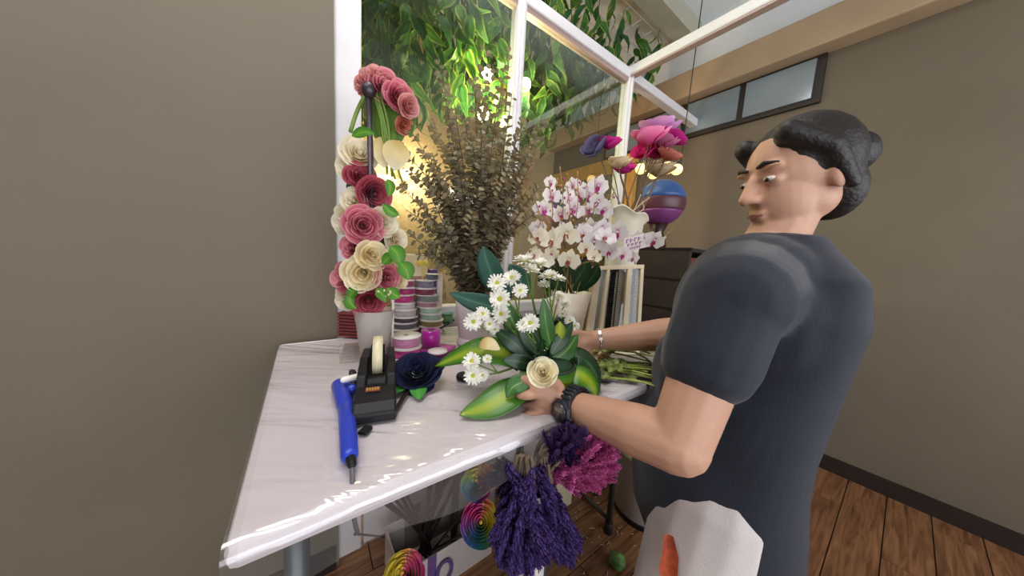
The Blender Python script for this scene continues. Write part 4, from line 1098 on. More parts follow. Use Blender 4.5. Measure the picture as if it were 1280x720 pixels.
big_leaf('small yellow-green leaf below the far hand\'s daisies', [(694, 432, .62), (699, 414, .62), (700, 402, .62)], .015, ML('yellow_leaf', across=[(0, '#d3d64a'), (.5, '#a8b838'), (1, '#6a8a2a')], trans=.3), (0, -1, .2), .1, name='small_leaf')
big_leaf('loose cream petal lying on the long striped leaf', [(599, 432, .60), (611, 430, .598), (625, 437, .60)], .017, m_creamrose, (0, -.7, 1), .2, cat='petal', name='loose_petal')

# chrysanthemums
m_ray = ML('daisy_ray', along=[(0, '#e8e6c0'), (.3, '#f4f1e4'), (1, '#f8f4ec')], trans=.25, rough=.6, var=.04, bump=0)
m_disc = M('daisy_disc', '#c8cc3a', var=.25, scale=90, rough=.8, bump=.6, bscale=300)
m_budg = M('daisy_green', '#7d9448', var=.2, rough=.6)
def mum_me(seed, back=False):
    rs = random.Random(seed); mb = MB()
    for n, tilt, L in ((17, 82, 1.0), (15, 66, .92), (12, 48, .72)):
        for q in range(n):
            g = 2*math.pi*q/n + rs.uniform(-.12, .12)+tilt; el = R(90-tilt+rs.uniform(-8, 8)); l = L*rs.uniform(.85, 1.06)
            d = V((math.cos(g)*math.cos(el), math.sin(g)*math.cos(el), math.sin(el)))
            s = V((-math.sin(g), math.cos(g), 0)); up = s.cross(d)
            p = [d*.12, d*.55*l + V((0, 0, .05)), d*l + V((0, 0, -.02+.05*(tilt < 60)))]
            w = [.05, .135, .07]; vs, uvs = [], []
            for a, b_, t in zip(p, w, (0, .5, 1)):
                vs += [a-s*b_, a+V((0, 0, -.03)), a+s*b_]; uvs += [(0, t), (.5, t), (1, t)]
            mb.add(vs, [(0, 1, 4, 3), (1, 2, 5, 4), (3, 4, 7, 6), (4, 5, 8, 7)], uvs)
    return mb.mesh('flower')
MUM = [mum_me(i) for i in range(3)]
DISC = MB().lathe([(.29, .02), (.31, .11), (.21, .21), (.02, .24)], n=14).mesh('disc')
CALYX = MB().lathe([(.04, -.22), (.2, -.12), (.28, .02), (.1, .06)], n=12).mesh('calyx')
def mum_stem(lab, blooms, dep, seed):
    rs = random.Random(seed)
    base = HUB + V((rs.uniform(-.03, .03), rs.uniform(-.02, .03), -.02))
    th = thing('chrysanthemum_stem', base, lab, 'flower', 'white chrysanthemums in the half-made arrangement')
    cs = [P(px, py, dep+dd) for (px, py, r, dd, z) in blooms]
    cen = V((0, 0, 0))
    for c in cs: cen += c
    cen /= len(cs)
    fork = base.lerp(cen, .72) + V((0, .01, -.015))
    part(th, 'stem', MB().tube(spline([base, base.lerp(fork, .5)+V((rs.uniform(-.01, .01), .005, .01)), fork], 10), .0026, 6), m_stemg)
    for k, ((px, py, r, dd, z), c) in enumerate(zip(blooms, cs)):
        zz = to_cam(c)*(1-abs(z)) + V((rs.uniform(-.25, .25), 0, z))
        zz.normalize(); rw = r/FPX*(dep+dd)
        part(th, 'flower_stalk', MB().tube(spline([fork, fork.lerp(c, .6)+V((0, .012, -.006)), c - zz*rw*.2], 8), .0017, 5), m_stemg)
        o = link('flower', MUM[(k+seed) % 3], m_ray, th, th.matrix_basis.inverted() @ look(zz, rs.uniform(0, 6), c, rw))
        link('disc', DISC, m_disc, o); link('calyx', CALYX, m_budg, o)
    for q in range(2):
        a = base.lerp(fork, .35+.25*q); b_ = a + V((rs.uniform(-.03, .03), -.02, .03))
        part(th, 'leaf', leaf_blade([a, a.lerp(b_, .5)+V((0, 0, .006)), b_], .009, (0, -1, .5), .15, n=6, nx=2), m_leafd)
S = mum_stem
S('tallest white daisy stem, two flat heads seen from the side at the top', [(655, 327, 16, 0, .85), (674, 331, 14, .02, .8), (664, 338, 13, -.01, .75)], .64, 1)
S('white daisy stem with flat heads next to the cream orchid vase, below the tallest', [(686, 346, 14, 0, .8), (698, 349, 10, .02, .8), (680, 356, 9, 0, .7)], .64, 2)
S('white daisy stem of three open heads facing forward near the eucalyptus', [(621, 354, 13, 0, .25), (640, 348, 13, .01, .45), (650, 364, 11, -.01, .3)], .62, 3)
S('white daisy stem with one large open head over a smaller drooping one', [(625, 374, 15, 0, .15), (626, 392, 13, .01, -.1)], .60, 4)
S('white daisy stem leaning toward the ribbon spools, a tight cluster', [(591, 402, 13, 0, .1), (603, 393, 11, .01, .35), (612, 405, 9, .01, .0), (618, 411, 8, .02, -.3)], .61, 5)
S('pair of small white daisies in the middle of the arrangement', [(663, 404, 13, 0, .15), (653, 407, 9, 0, .1)], .57, 6)
S('white daisy stem low over the long striped leaf near the navy rose', [(590, 452, 13, 0, .3), (591, 470, 13, -.01, .1), (603, 469, 9, .01, .1), (609, 449, 7, .01, .3)], .57, 7)
S('small white daisies turned away below the orchids', [(699, 370, 9, 0, .7), (707, 380, 8, .01, .6), (690, 377, 8, 0, .5)], .70, 8)
S('tiny white daisies just above the far hand', [(712, 401, 8, 0, .2), (703, 393, 7, .01, .5), (719, 408, 7, 0, .4)], .68, 9)

# white rose in front
wr = P(678, 463, .53)
rth = thing('white_rose', HUB, 'single open white rose facing forward above the near hand', 'flower')
zr = to_cam(wr)+V((-.05, 0, .25)); zr.normalize(); rr = 19/FPX*.53
part(rth, 'stem', MB().tube(spline([HUB+V((-.01, -.02, -.02)), wr-zr*.05+V((0, 0, -.01)), wr-zr*rr*.7], 8), .003, 6), m_stemg)
rose_on(rth, rth.matrix_basis.inverted() @ look(zr, .4, wr-zr*rr*.8), rr, ML('ivory_petal', along=[(0, '#d2b968'), (.55, '#f2e4b4'), (1, '#fbf6e4')], trans=.22, var=.04), 3, 'full')
link('calyx', MB().lathe([(.02*rr, -.2*rr), (.25*rr, 0), (.3*rr, .12*rr), (.1*rr, .2*rr)], n=12).mesh('calyx'), m_sepal, rth, rth.matrix_basis.inverted() @ look(zr, 0, wr-zr*rr*.85))

# ================================================================== CUT STEMS LYING AT THE TABLE END
m_cut = ML('cut_stem', along=[(0, '#9aab50'), (.5, '#94a544'), (1, '#c4cc7c')], trans=0, rough=.5, bump=0)
m_budrose = ML('bud_petal', along=[(0, '#b5a860'), (.5, '#e3d9a4'), (1, '#e8cdb0')], trans=.25, rough=.6)
m_olive_leaf = ML('olive_leaf', across=[(0, '#a9b26c'), (.2, '#8a9850'), (1, '#6f8044')], trans=.2)
heads = [(742, 441, 9), (757, 443, 9), (768, 441, 7), (775, 445, 6), (787, 447, 6), (750, 452, 6), (781, 440, 6)]
rs = random.Random(12)
for k in range(26):
    t = k/25
    hx, hy = (heads[k][0], heads[k][1]) if k < len(heads) else (738+rs.uniform(0, 40), 446+rs.uniform(0, 22))
    ex, ey = 800+rs.uniform(0, 27), 452+ (hy-440)*.9 + rs.uniform(-4, 10)
    lay = .006 + .005*(k % 5) + (.012 if k < 7 else 0)
    a = T(hx, hy+9, TZ); a.z = TOPZ+lay+(.012 if k < 7 else 0); b_ = T(ex, ey+3, TZ); b_.z = TOPZ+lay*.9+.002
    if (b_-a).length > .34: b_ = a + (b_-a).normalized()*.34
    if k < 7:
        lab = ['cut rose stem with the largest cream bud, nearest the far hand', 'cut rose stem with a cream bud under the bracelet', 'cut rose stem with a half-hidden cream bud, third from the far hand', 'cut rose stem with a small bud among the leaves, fourth from the far hand', 'cut rose stem with a small bud farthest from the far hand', 'cut rose stem with a low bud in front of the largest one', 'cut rose stem with a small bud at the back of the pile'][k]
        grp = 'cut rose stems with buds at the table end'
    else: lab, grp = 'bare green cut flower stem in the pile at the end of the table', 'bare cut stems at the table end'
    th = thing('cut_stem', a, lab, 'flower stem', grp)
    part(th, 'stem', MB().tube([a, a.lerp(b_, .5)+V((0, 0, .003)), b_], rs.uniform(.0022, .0034), 6), m_cut)
    if k < 7:
        d = (a-b_).normalized()*.6 + to_cam(a)*.6 + V((0, 0, .3)); r = heads[k][2]/FPX*a.y
        rose_part(th, a + V((0, 0, .004)), d, r, m_budrose, k, style='bud')
    for _ in range(2):
        c = a.lerp(b_, rs.uniform(.02, .34)); e = c + V((rs.uniform(-.03, .03), rs.uniform(-.04, .01), rs.uniform(-.002, .012)))
        part(th, 'leaf', leaf_blade([c, c.lerp(e, .5)+V((0, 0, .004)), e], .012, (0, -.6, 1), .2, n=6, nx=2), m_olive_leaf)
kn0, kn1 = T(735, 474, TZ), T(770, 478, TZ)
kt = thing('pruning_knife', V((kn0.x, kn0.y, TOPZ)), 'grey closed pruning knife under the cut stems', 'knife')
part(kt, 'handle', MB().chain([kn0+V((0, 0, .008)), kn0.lerp(kn1, .5)+V((0, .006, .008)), kn1+V((0, 0, .007))], [.008, .008, .006], 12), M('knife_grey', '#77706c', var=.1, rough=.45))
part(kt, 'blade', MB().blade([kn0+V((.0, -.016, .003)), kn0.lerp(kn1, .4)+V((0, -.014, .003)), kn0.lerp(kn1, .75)+V((0, -.012, .003))], [.004, .006, .002], (0, 0, 1), 2), m_steel)

# ================================================================== UNDER AND IN FRONT OF THE TABLE
def floorbox(name, p, q, depth, h, mat, lab, cat='box', wall=.004, openx=True, z0=0.0):
    """open-topped box standing on the floor: front edge p to q, going back by depth"""
    d = (q-p).normalized(); n = V((-d.y, d.x, 0)); r = n*depth
    th = thing(name, (p+q)/2+V((0, 0, z0)), lab, cat)
    part(th, 'front', slab(p, q, wall, z0, z0+h), mat, False, .001)
    part(th, 'back', slab(p+r, q+r, wall, z0, z0+h), mat, False, .001)
    part(th, 'side', slab(p, p+r, wall, z0, z0+h), mat, False, .001)
    part(th, 'side', slab(q, q+r, wall, z0, z0+h), mat, False, .001)
    part(th, 'bottom', MB().hexa([V((x.x, x.y, z0)) for x in (p, q, q+r, p+r)]+[V((x.x, x.y, z0+wall)) for x in (p, q, q+r, p+r)]), mat, False)
    return th, d, n
m_wcard = M('white_gift_card', '#cfc4bf', var=.04, scale=12, rough=.6)
m_gcard = M('grey_box_card', '#8f8780', var=.05, scale=12, rough=.7)
m_pur = M('purple_ribbon', '#6a4a86', var=.1, rough=.4, sheen=.3)
fq = T(614, 691, 0); fm = T(572, 720, 0); dU = (fq-fm).normalized(); fp = fq - dU*.36
gb, d_, n_ = floorbox('gift_box', fp, fq, .20, .155, m_wcard, 'white open gift box with a purple ribbon on the floor, dark stems standing in it')
rbp = T(538, 742, 0); tt = (rbp-fp).dot(dU); rbp = fp + dU*tt
part(gb, 'ribbon', slab(rbp-dU*.016-n_*.003, rbp+dU*.016-n_*.003, .002, .0, .156), m_pur, False)
lo = []
for i in range(15):
    g = 2*math.pi*i/14 - 1.2; lo.append(rbp + dU*(.045+.028*math.cos(g)) - n_*.012 + V((0, 0, .072+.042*math.sin(g))))
part(gb, 'ribbon_loop', MB().blade(lo, [.007]*15, n_*-1, 2), m_pur)
gq0 = T(507, 692, 0); gq1 = gq0 + U*.42
g2b, d2, n2 = floorbox('storage_box', gq0, gq1, .16, .56, m_gcard, 'tall grey card box with a small purple sticker, under the table behind the dark stems')
stp = P(521, 634, gq0.y + .02); tt = (stp-gq0).dot(U); zz = P(521, 634, (gq0+U*tt).y).z; sp_ = gq0+U*tt
part(g2b, 'sticker', slab(sp_-U*.014-Q*.003, sp_+U*.014-Q*.003, .001, zz-.018, zz+.018), M('purple_sticker', '#4a3560', var=.2, scale=80), False)

# dark stems of the paper roses
conv = V((T(530, 735, 0).x, 0, 0)); cvp = P(531, 676, (fp.lerp(fq, .5)+n_*.10).y)
ENDS = [(481, 629), (486, 627), (492, 622), (501, 618), (507, 616), (536, 603), (540, 601), (547, 599), (551, 598), (557, 596), (561, 594), (566, 592), (573, 590), (580, 588)]
for k, (px, py) in enumerate(ENDS):
    rs = random.Random(60+k)
    bs = cvp + V((rs.uniform(-.03, .03), rs.uniform(-.02, .03), 0)); bs.z = .012
    cc = cvp + V((rs.uniform(-.02, .02), rs.uniform(-.015, .015), rs.uniform(-.02, .03)))
    e = P(px, py, cvp.y - .02 - rs.uniform(0, .16)); ext = e + (e-cc).normalized()*.11
    solo('flower_wire', MB().tube(spline([bs, cc, cc.lerp(e, .5)+V((rs.uniform(-.01, .01), 0, .008)), e, ext], 16), .0046 if k % 3 else .006, 6), m_stemd,
         'thin dark flower wire standing in the white gift box, fanning up under the table', 'flower wire', 'dark flower wires in the gift box', base=bs)

# rainbow paper roses
def dyed(name, stops):
    m = ML(name, along=[(0, '#ffffff'), (1, '#ffffff')], trans=.06, rough=.85, var=.08, bump=.1)
    n, l = nt(m); rp = [x for x in n if x.type == 'VALTORGB'][0]; sp = [x for x in n if x.type == 'SEPXYZ'][0]
    e = rp.color_ramp.elements
    while len(e) < len(stops): e.new(.5)
    for k, (pos, c) in enumerate(stops): e[k].position = pos; e[k].color = srgb(c)
    l.new(sp.outputs[0], rp.inputs['Fac']); return m
PINK, VIO, BLU, TEAL, LIME, YEL, ORA = '#ee58a4', '#b868c4', '#6c90d4', '#5cbccc', '#bcd668', '#f8e254', '#f28c5c'
def rainbow(lab, px, py, dep, r, z, stops, seed, stem_to):
    """dyed paper rose: turn upon turn of petals, the dye running round the flower (stops by angle from the top, toward the near side)"""
    c = P(px, py, dep); rw = r/FPX*dep; zz = (to_cam(c)+V(z)).normalized()
    th = thing('rainbow_rose', c, lab, 'paper flower', 'rainbow paper roses')
    mat = dyed('rainbow_paper_%d' % seed, stops); rs = random.Random(seed)
    m = th.matrix_basis.inverted() @ look(zz, 0, c - zz*rw*.5) @ Matrix.Scale(rw, 4)
    link('core', MB().lathe([(.02, 0), (.09, .4), (.10, .62), (.04, .72), (.01, .72)], n=12).mesh('core'), ML('rainbow_heart', along=[(0, '#e8b83a'), (1, '#f0d060')], trans=.1), th, m)
    link('base', MB().lathe([(.05, .0), (.5, .12), (.82, .22), (.5, .16), (.05, .1)], n=24, cap=False).mesh('base'), m_sepal, th, m)
    for k in range(7):
        rr = .17 + .80*k/6; n = 3 if k < 3 else (4 if k < 5 else 5)
        for q in range(n):
            me = arc_petal(MB(), rr*.80, rr*rs.uniform(.97, 1.05), .78 - .34*(k/6)**1.4 + rs.uniform(-.05, .05), R(200/n+8), .06, seed*100+k*9+q, 2*math.pi*(q+.45*k)/n+rs.uniform(-.3, .3), nu=5, nv=10, z0=.02, hue=True, ragged=.10).mesh('petal')
            link('petal', me, mat, th, m)
    part(th, 'stem', MB().tube(spline([c-zz*rw*.45, c - zz*rw*1.3 + V((0, .02, -.02)), stem_to], 12), .004, 6), m_stemd)
cv2 = cvp + V((0, 0, -.06))
rainbow('rainbow paper rose facing the camera beside the purple drooping bunch', 601, 653, .80, 28, (.0, 0, .1), [(0, PINK), (.16, PINK), (.28, VIO), (.38, BLU), (.5, TEAL), (.62, LIME), (.72, YEL), (.86, YEL), (.94, ORA), (1, PINK)], 1, cv2)
rainbow('rainbow paper rose higher up, partly behind the clear plastic edge', 596, 601, .78, 23, (-.35, 0, .3), [(0, YEL), (.1, YEL), (.25, LIME), (.36, TEAL), (.5, BLU), (.6, VIO), (.7, PINK), (.84, PINK), (.93, ORA), (1, YEL)], 2, cv2+V((.02, 0, 0)))
rainbow('yellow and pink rainbow paper rose lowest in front of the gift box', 503, 718, .78, 30, (-.2, 0, .75), [(0, ORA), (.08, YEL), (.3, YEL), (.42, LIME), (.5, TEAL), (.6, VIO), (.68, PINK), (.88, PINK), (1, ORA)], 3, cv2+V((-.02, 0, 0)))

# dried bunches in a tall white floor vase
VX = P(668, 604, .50); vz = VX.z
fv = thing('floor_vase', V((VX.x, VX.y, 0)), 'tall slim white floor vase in front of the table, hidden under drooping purple dried flowers', 'vase')
part(fv, 'body', MB().lathe([(.050, 0), (.052, .01), (.034, .25), (.030, vz-.06), (.036, vz), (.033, vz), (.027, vz-.06), (.03, .25), (.045, .02)], V((VX.x, VX.y, 0)), 28), m_wcard)
def spike_me(seed, fat=.12, n=26):
    rs = random.Random(seed); mb = MB()
    mb.tube([(0, 0, 0), (0, 0, .5), (0, 0, 1)], [.010, .008, .003], 4)
    for i in range(n):
        t = .02 + .97*i/n; w = fat*(1-.45*t)*(.6 if i < 2 else 1)
        for q in range(5):
            g = q*2*math.pi/5 + i*1.1 + rs.uniform(-.3, .3); o = V((math.cos(g), math.sin(g), 0)); s = V((-o.y, o.x, 0))
            p = V((0, 0, t)); l = w*rs.uniform(.6, 1.35); k_ = rs.uniform(.3, .9)
            mb.add([p, p+o*l*.6+s*l*.30+V((0, 0, l*.45*k_)), p+o*l+V((0, 0, l*1.1*k_)), p+o*l*.6-s*l*.30+V((0, 0, l*.45*k_))], [(0, 1, 2, 3)], [(.5, 0), (0, .5), (.5, 1), (1, .5)])
    return mb.mesh('spike')
SPIKE = [spike_me(i, .13) for i in range(3)]
SPIKEF = [spike_me(i+5, .15) for i in range(3)]
m_lav = ML('purple_dried', along=[(0, '#22133a'), (.5, '#3a2560'), (1, '#62488a')], trans=.15, rough=.85, var=.35, bump=0)
m_lavd = ML('dark_purple_dried', along=[(0, '#200f36'), (.5, '#34184c'), (1, '#4a2660')], trans=.12, rough=.85, var=.3, bump=0)
m_pink = ML('pink_dried', along=[(0, '#9a3274'), (.5, '#cc5a9c'), (1, '#e48abc')], trans=.2, rough=.85, var=.3, bump=0)
m_bst = M('dried_stem', '#6e5a4a', var=.25, scale=30, rough=.8)
def bunch(lab, mat, starts, tips, n, dep, L, seed, curve=.0, pool=SPIKE, via=None, width=1.0, grp='dried flower bunches in the floor vase'):
    """spikes from the polyline starts to the polyline tips (pixels), tied stems running back to the vase mouth"""
    rs = random.Random(seed)
    mouth = V((VX.x, VX.y, vz))
    th = thing('dried_bunch', mouth, lab, 'dried flowers', grp)
    inv = th.matrix_basis.inverted()
    def along(poly, t):
        x = t*(len(poly)-1); i = min(int(x), len(poly)-2); f = x-i
        return (poly[i][0]*(1-f)+poly[i+1][0]*f, poly[i][1]*(1-f)+poly[i+1][1]*f)
    for k in range(n):
        t = (k+.5)/n; u = rs.random()
        s = along(starts, rs.random()); e = along(tips, min(1, max(0, t+rs.uniform(-.06, .06))))
        d0 = dep + rs.uniform(-.035, .03)
        a = P(s[0]+rs.uniform(-4, 4), s[1]+rs.uniform(-5, 5), d0); b_ = P(e[0]+rs.uniform(-3, 3), e[1]+rs.uniform(-3, 3), d0+rs.uniform(-.03, .03))
        f1 = 1.0 if k % 3 == 0 else rs.uniform(.22, 1.0)
        b_ = a.lerp(b_, f1) + V((rs.uniform(-.006, .006), rs.uniform(-.02, .0)*(f1 < 1), rs.uniform(-.004, .004)))
        v = b_-a; l = L*rs.uniform(.7, 1.1)
        a3 = b_ - v.normalized()*l
        link('spike', pool[k % 3], mat, th, inv @ look(v, rs.uniform(0, 6), a3, 1.0) @ Matrix.Diagonal((l*width, l*width, l, 1)))
    vv = via or [(660, 575), (668, 570)]
    for k in range(9):
        s = along(starts, k/8); v2 = along(vv, k/8)
        p0 = mouth + V((rs.uniform(-.02, .02), rs.uniform(-.02, .02), -.05))
        part(th, 'stem', MB().tube(spline([p0, mouth+V((rs.uniform(-.015, .015), 0, .008)), P(v2[0], v2[1], dep+rs.uniform(-.01, .02)), P(s[0], s[1], dep)], 12), .0032, 5), m_bst)
bunch('purple dried bunch drooping straight down, its tips fraying over the floor', m_lav, [(640, 590), (655, 596), (668, 600)], [(614, 668), (622, 700), (640, 716), (660, 716), (676, 704), (690, 690)], 240, .46, .06, 1, via=[(650, 568), (664, 572)])
bunch('purple dried bunch drooping on the side toward the dark folding leg', m_lav, [(668, 605), (680, 600), (690, 605)], [(684, 680), (697, 700), (712, 704), (721, 690), (722, 672)], 150, .485, .06, 2, via=[(672, 566), (682, 568)])
bunch('dark purple dried tuft tucked up beside the higher rainbow rose', m_lavd, [(650, 588), (642, 596)], [(632, 572), (616, 580), (608, 594), (612, 606), (624, 618), (636, 640)], 90, .49, .05, 3, via=[(648, 566), (656, 572)])
bunch('dark purple dried bunch standing up just below the watch', m_lavd, [(690, 570), (702, 566), (712, 562)], [(680, 544), (692, 534), (706, 530), (722, 534), (738, 540)], 90, .475, .05, 4, via=[(676, 566), (690, 560)])
bunch('bright pink dried bunch fanning out under the forearm', m_pink, [(698, 596), (704, 588), (710, 580)], [(708, 560), (728, 545), (748, 546), (766, 556), (774, 572), (772, 592), (758, 606), (736, 613), (714, 610)], 240, .52, .055, 5, pool=SPIKEF, via=[(680, 566), (692, 572)])
# cut brown stalks curving above the vase
for k, pp in enumerate([[(664, 604), (668, 578), (674, 556), (690, 541)], [(668, 604), (676, 575), (684, 556), (698, 545)], [(672, 603), (686, 580), (696, 566)], [(655, 598), (654, 578), (652, 558)], [(676, 602), (692, 584), (703, 572)]]):
    pts = spline([P(x, y, .485+.006*i) for i, (x, y) in enumerate(pp)], 12)
    solo('dried_stalk', MB().tube([pts[0]+V((0, 0, -.03))]+pts, [.004]*(len(pts)+1), 7), m_bst, 'stiff brown dried stalk rising out of the floor vase between the purple and pink bunches', 'stalk', 'brown stalks in the floor vase')

# floor things behind
cq = T(682, 650, 0); cq1 = cq + U*.17
floorbox('floor_carton', cq, cq1, .14, .19, M('cream_carton', '#d8c8ac', var=.05, rough=.7), 'cream carton on the floor behind the purple bunch, beside the dark folding leg')
bc = T(812, 664, 0); bk_ = thing('floor_bucket', V((bc.x, bc.y+.12, 0)), 'pale round bucket lined with a black bag on the floor beside the worker', 'bucket')
B0 = V((bc.x+.02, bc.y+.12, 0))
part(bk_, 'body', MB().lathe([(.10, .012), (.128, .0), (.14, .012), (.165, .335), (.172, .34), (.165, .346), (.155, .335), (.13, .02)], B0, 36), M('bucket_plastic', '#b9b0a8', var=.04, rough=.4))
part(bk_, 'rim', MB().lathe([(.166, .325), (.176, .33), (.176, .345), (.166, .35)], B0, 36), M('bucket_rim', '#c9c08c', var=.05, rough=.4))
part(bk_, 'base_ring', MB().lathe([(.128, 0), (.139, 0), (.143, .03), (.132, .03)], B0, 36), m_blk)
mb = MB(); vs = []; rs = random.Random(9)
for i in range(9):
    for j in range(26):
        g = 2*math.pi*j/26; r = .165*(1-i/8.5); vs.append(B0+V((r*math.cos(g), r*math.sin(g), .33+.06*math.sin(i*.9)+.03*noise.noise(V((math.cos(g)*3, math.sin(g)*3, i*.7))))))
part(bk_, 'black_bag', mb.add(vs, [(i*26+j, i*26+(j+1) % 26, (i+1)*26+(j+1) % 26, (i+1)*26+j) for i in range(8) for j in range(26)]), M('black_bag', '#141216', rough=.3, bump=.4, bscale=40))
gc = T(770, 708, 0); mb = MB(); rs = random.Random(4)
mb.ell(gc+V((0, 0, .026)), (.032, .032, .026), nu=18, nv=12)
for i in range(len(mb.v)):
    v = mb.v[i]; mb.v[i] = V((v.x, v.y, max(.001, v.z))) + (v-gc).normalized()*.012*noise.noise(v*60)*(1 if v.z > .01 else 0)
solo('green_crumple', mb, M('green_wrap', '#5d8a45', var=.3, scale=60, rough=.5, bump=.5, bscale=80), 'crumpled green leaf ball lying on the wooden floor', 'crumpled leaf')
pp_ = [T(736, 612, 0), T(752, 607, 0), T(748, 594, 0), T(733, 598, 0)]
solo('paper_sheet', MB().hexa([V((p.x, p.y, .0)) for p in pp_]+[V((p.x, p.y, .004)) for p in pp_]), M('paper_white', '#e3dcd6', var=.03), 'white paper sheet on the floor behind the pink bunch', 'paper', smooth=False)
a, b_ = T(722, 606, 0)+V((0, 0, .008)), T(748, 618, 0)+V((0, 0, .008))
solo('fallen_leaf', leaf_blade([a, a.lerp(b_, .5)+V((0, 0, .01)), b_], .03, (0, 0, 1), .15), m_leafm, 'green leaf fallen on the floor in front of the white paper', 'leaf')
pq = [T(788, 724, 0), T(830, 722, 0), T(830, 690, 0), T(806, 704, 0)]
solo('floor_card', MB().hexa([V((p.x, p.y, 0)) for p in pq]+[V((p.x, p.y, .006)) for p in pq]), M('cream_carton2', '#d9c9b0', var=.05, rough=.7), 'cream card lying flat on the floor by the white trouser leg', 'card', smooth=False)
mb = MB(); rs = random.Random(5)
for q in range(46):
    p = T(rs.gauss(745, 22), rs.gauss(668, 20), 0)+V((0, 0, .003)); g = rs.uniform(0, 6.28); l = rs.uniform(.004, .022)
    mb.tube([p, p+V((math.cos(g)*l, math.sin(g)*l, .001))], .0013, 4)
solo('plant_clippings', mb, M('clippings', '#cbb89a', var=.3, scale=50, rough=.8), 'pale snippets of plant strewn over the wooden floor', 'clippings', kind='stuff')

# ================================================================== THE WORKER
m_skin = M('skin', '#c4957c', var=.06, scale=9, rough=.5, bump=.06, bscale=160, spec=.4)
m_shirt = M('navy_cotton', '#161b29', var=.12, scale=16, rough=.85, bump=.12, bscale=220, sheen=.15)
m_trouser = M('white_cotton', '#d9cfcb', var=.04, scale=10, rough=.85, bump=.1, bscale=200)
m_hair = M('dark_hair', '#1d1614', var=.3, scale=40, rough=.55, bump=.3, bscale=120)
def remeshed(name, mb, voxel, mat, parent, smooth_it=4, label=None):
    me = mb.mesh(name, True)
    me.transform(parent.matrix_basis.inverted())
    o = link(name, me, mat, parent)
    md = o.modifiers.new('remesh', 'REMESH'); md.mode = 'VOXEL'; md.voxel_size = voxel; md.use_smooth_shade = True
    sm = o.modifiers.new('smooth', 'SMOOTH'); sm.factor = .5; sm.iterations = smooth_it
    if label: o['label'] = label
    return o

wrN = P(717, 508, .55); elN = P(848, 556, .405); shN = V((.345, .45, 1.155))
wrF = P(744, 425, .80); elF = P(876, 415, .76); shF = V((.57, .79, 1.17))
HIP = V((.46, .64, .78)); CH = V((.53, .63, 1.08)); NK = V((.56, .63, 1.275)); HD = V((.575, .625, 1.405))
root = thing('person', V((HIP.x, HIP.y, 0)), 'person in a navy shirt and white trousers reaching both hands into the flower arrangement', 'person')
b = MB()
# trunk
b.ell(HIP+V((0, 0, .02)), (.115, .15, .13)); b.ell(HIP+V((.01, 0, .17)), (.105, .135, .14)); b.ell(CH+V((-.01, 0, .02)), (.11, .155, .17))
b.chain([CH+V((0, 0, .12)), NK, HD+V((.01, 0, -.05))], [.075, .054, .05])
b.chain([shN, CH+V((0, 0, .10)), shF], [.055, .085, .055])
# legs
for s, fx in ((-1, .0), (1, .13)):
    hp = HIP+V((0, s*.085, -.02)); kn = V((.40+fx, HIP.y+s*.09, .44)); an = V((HIP.x-.02+fx, HIP.y+s*.09, .08))
    b.chain([hp, kn, an], [.085, .055, .038]); b.chain([an+V((.02, 0, -.04)), an+V((-.13, s*.01, -.05))], [.04, .03])
# near arm
b.chain([shN, shN.lerp(elN, .5), elN], [.052, .048, .042])
b.chain([elN, elN.lerp(wrN, .35), wrN], [.043, .043, .030])
# far arm
b.chain([shF, shF.lerp(elF, .5), elF], [.05, .046, .042])
b.chain([elF, elF.lerp(wrF, .35), wrF], [.047, .046, .028])
# near hand: wrist -> knuckles -> fingers
def finger(pts, r): b.chain([P(*p) for p in pts], r, 12)
KN = [(678, 482, .550), (673, 491, .545), (675, 502, .548), (680, 513, .55)]
for k in KN: b.chain([wrN, P(*k)], [.021, .0115], 12)
b.chain([wrN, P(692, 498, .548)], [.026, .017])
finger([KN[0], (663, 477, .548), (654, 473, .560), (648, 473, .578)], [.0112, .0102, .0094, .0085])
finger([KN[1], (661, 494, .532), (651, 494, .540), (646, 490, .560)], [.0112, .0100, .0092, .0084])
finger([KN[2], (666, 506, .556), (657, 508, .566), (651, 508, .580)], [.0105, .0095, .0088, .008])
finger([KN[3], (665, 519, .538), (653, 519, .543), (643, 517, .553)], [.0102, .0092, .0083, .0072])
finger([(700, 490, .56), (692, 476, .572), (684, 468, .585), (678, 470, .592)], [.016, .0135, .0115, .0095])
# far hand
KF = [(722, 417, .765), (718, 424, .755), (717, 431, .750), (720, 438, .752)]
for k in KF: b.chain([wrF, P(*k)], [.020, .012], 12)
b.chain([wrF, P(728, 428, .765)], [.025, .018])
finger([KF[0], (712, 418, .74), (706, 424, .715), (703, 430, .70)], [.0115, .0105, .0095, .0085])
finger([KF[1], (708, 428, .73), (702, 434, .705), (700, 440, .69)], [.0115, .0105, .0095, .0085])
finger([KF[2], (708, 436, .728), (703, 443, .705), (702, 449, .69)], [.011, .0102, .0092, .0082])
finger([KF[3], (712, 443, .732), (708, 449, .712), (707, 454, .70)], [.010, .0092, .0084, .0075])
finger([(734, 436, .775), (722, 444, .745), (712, 450, .722), (706, 455, .71)], [.016, .0135, .0112, .0095])
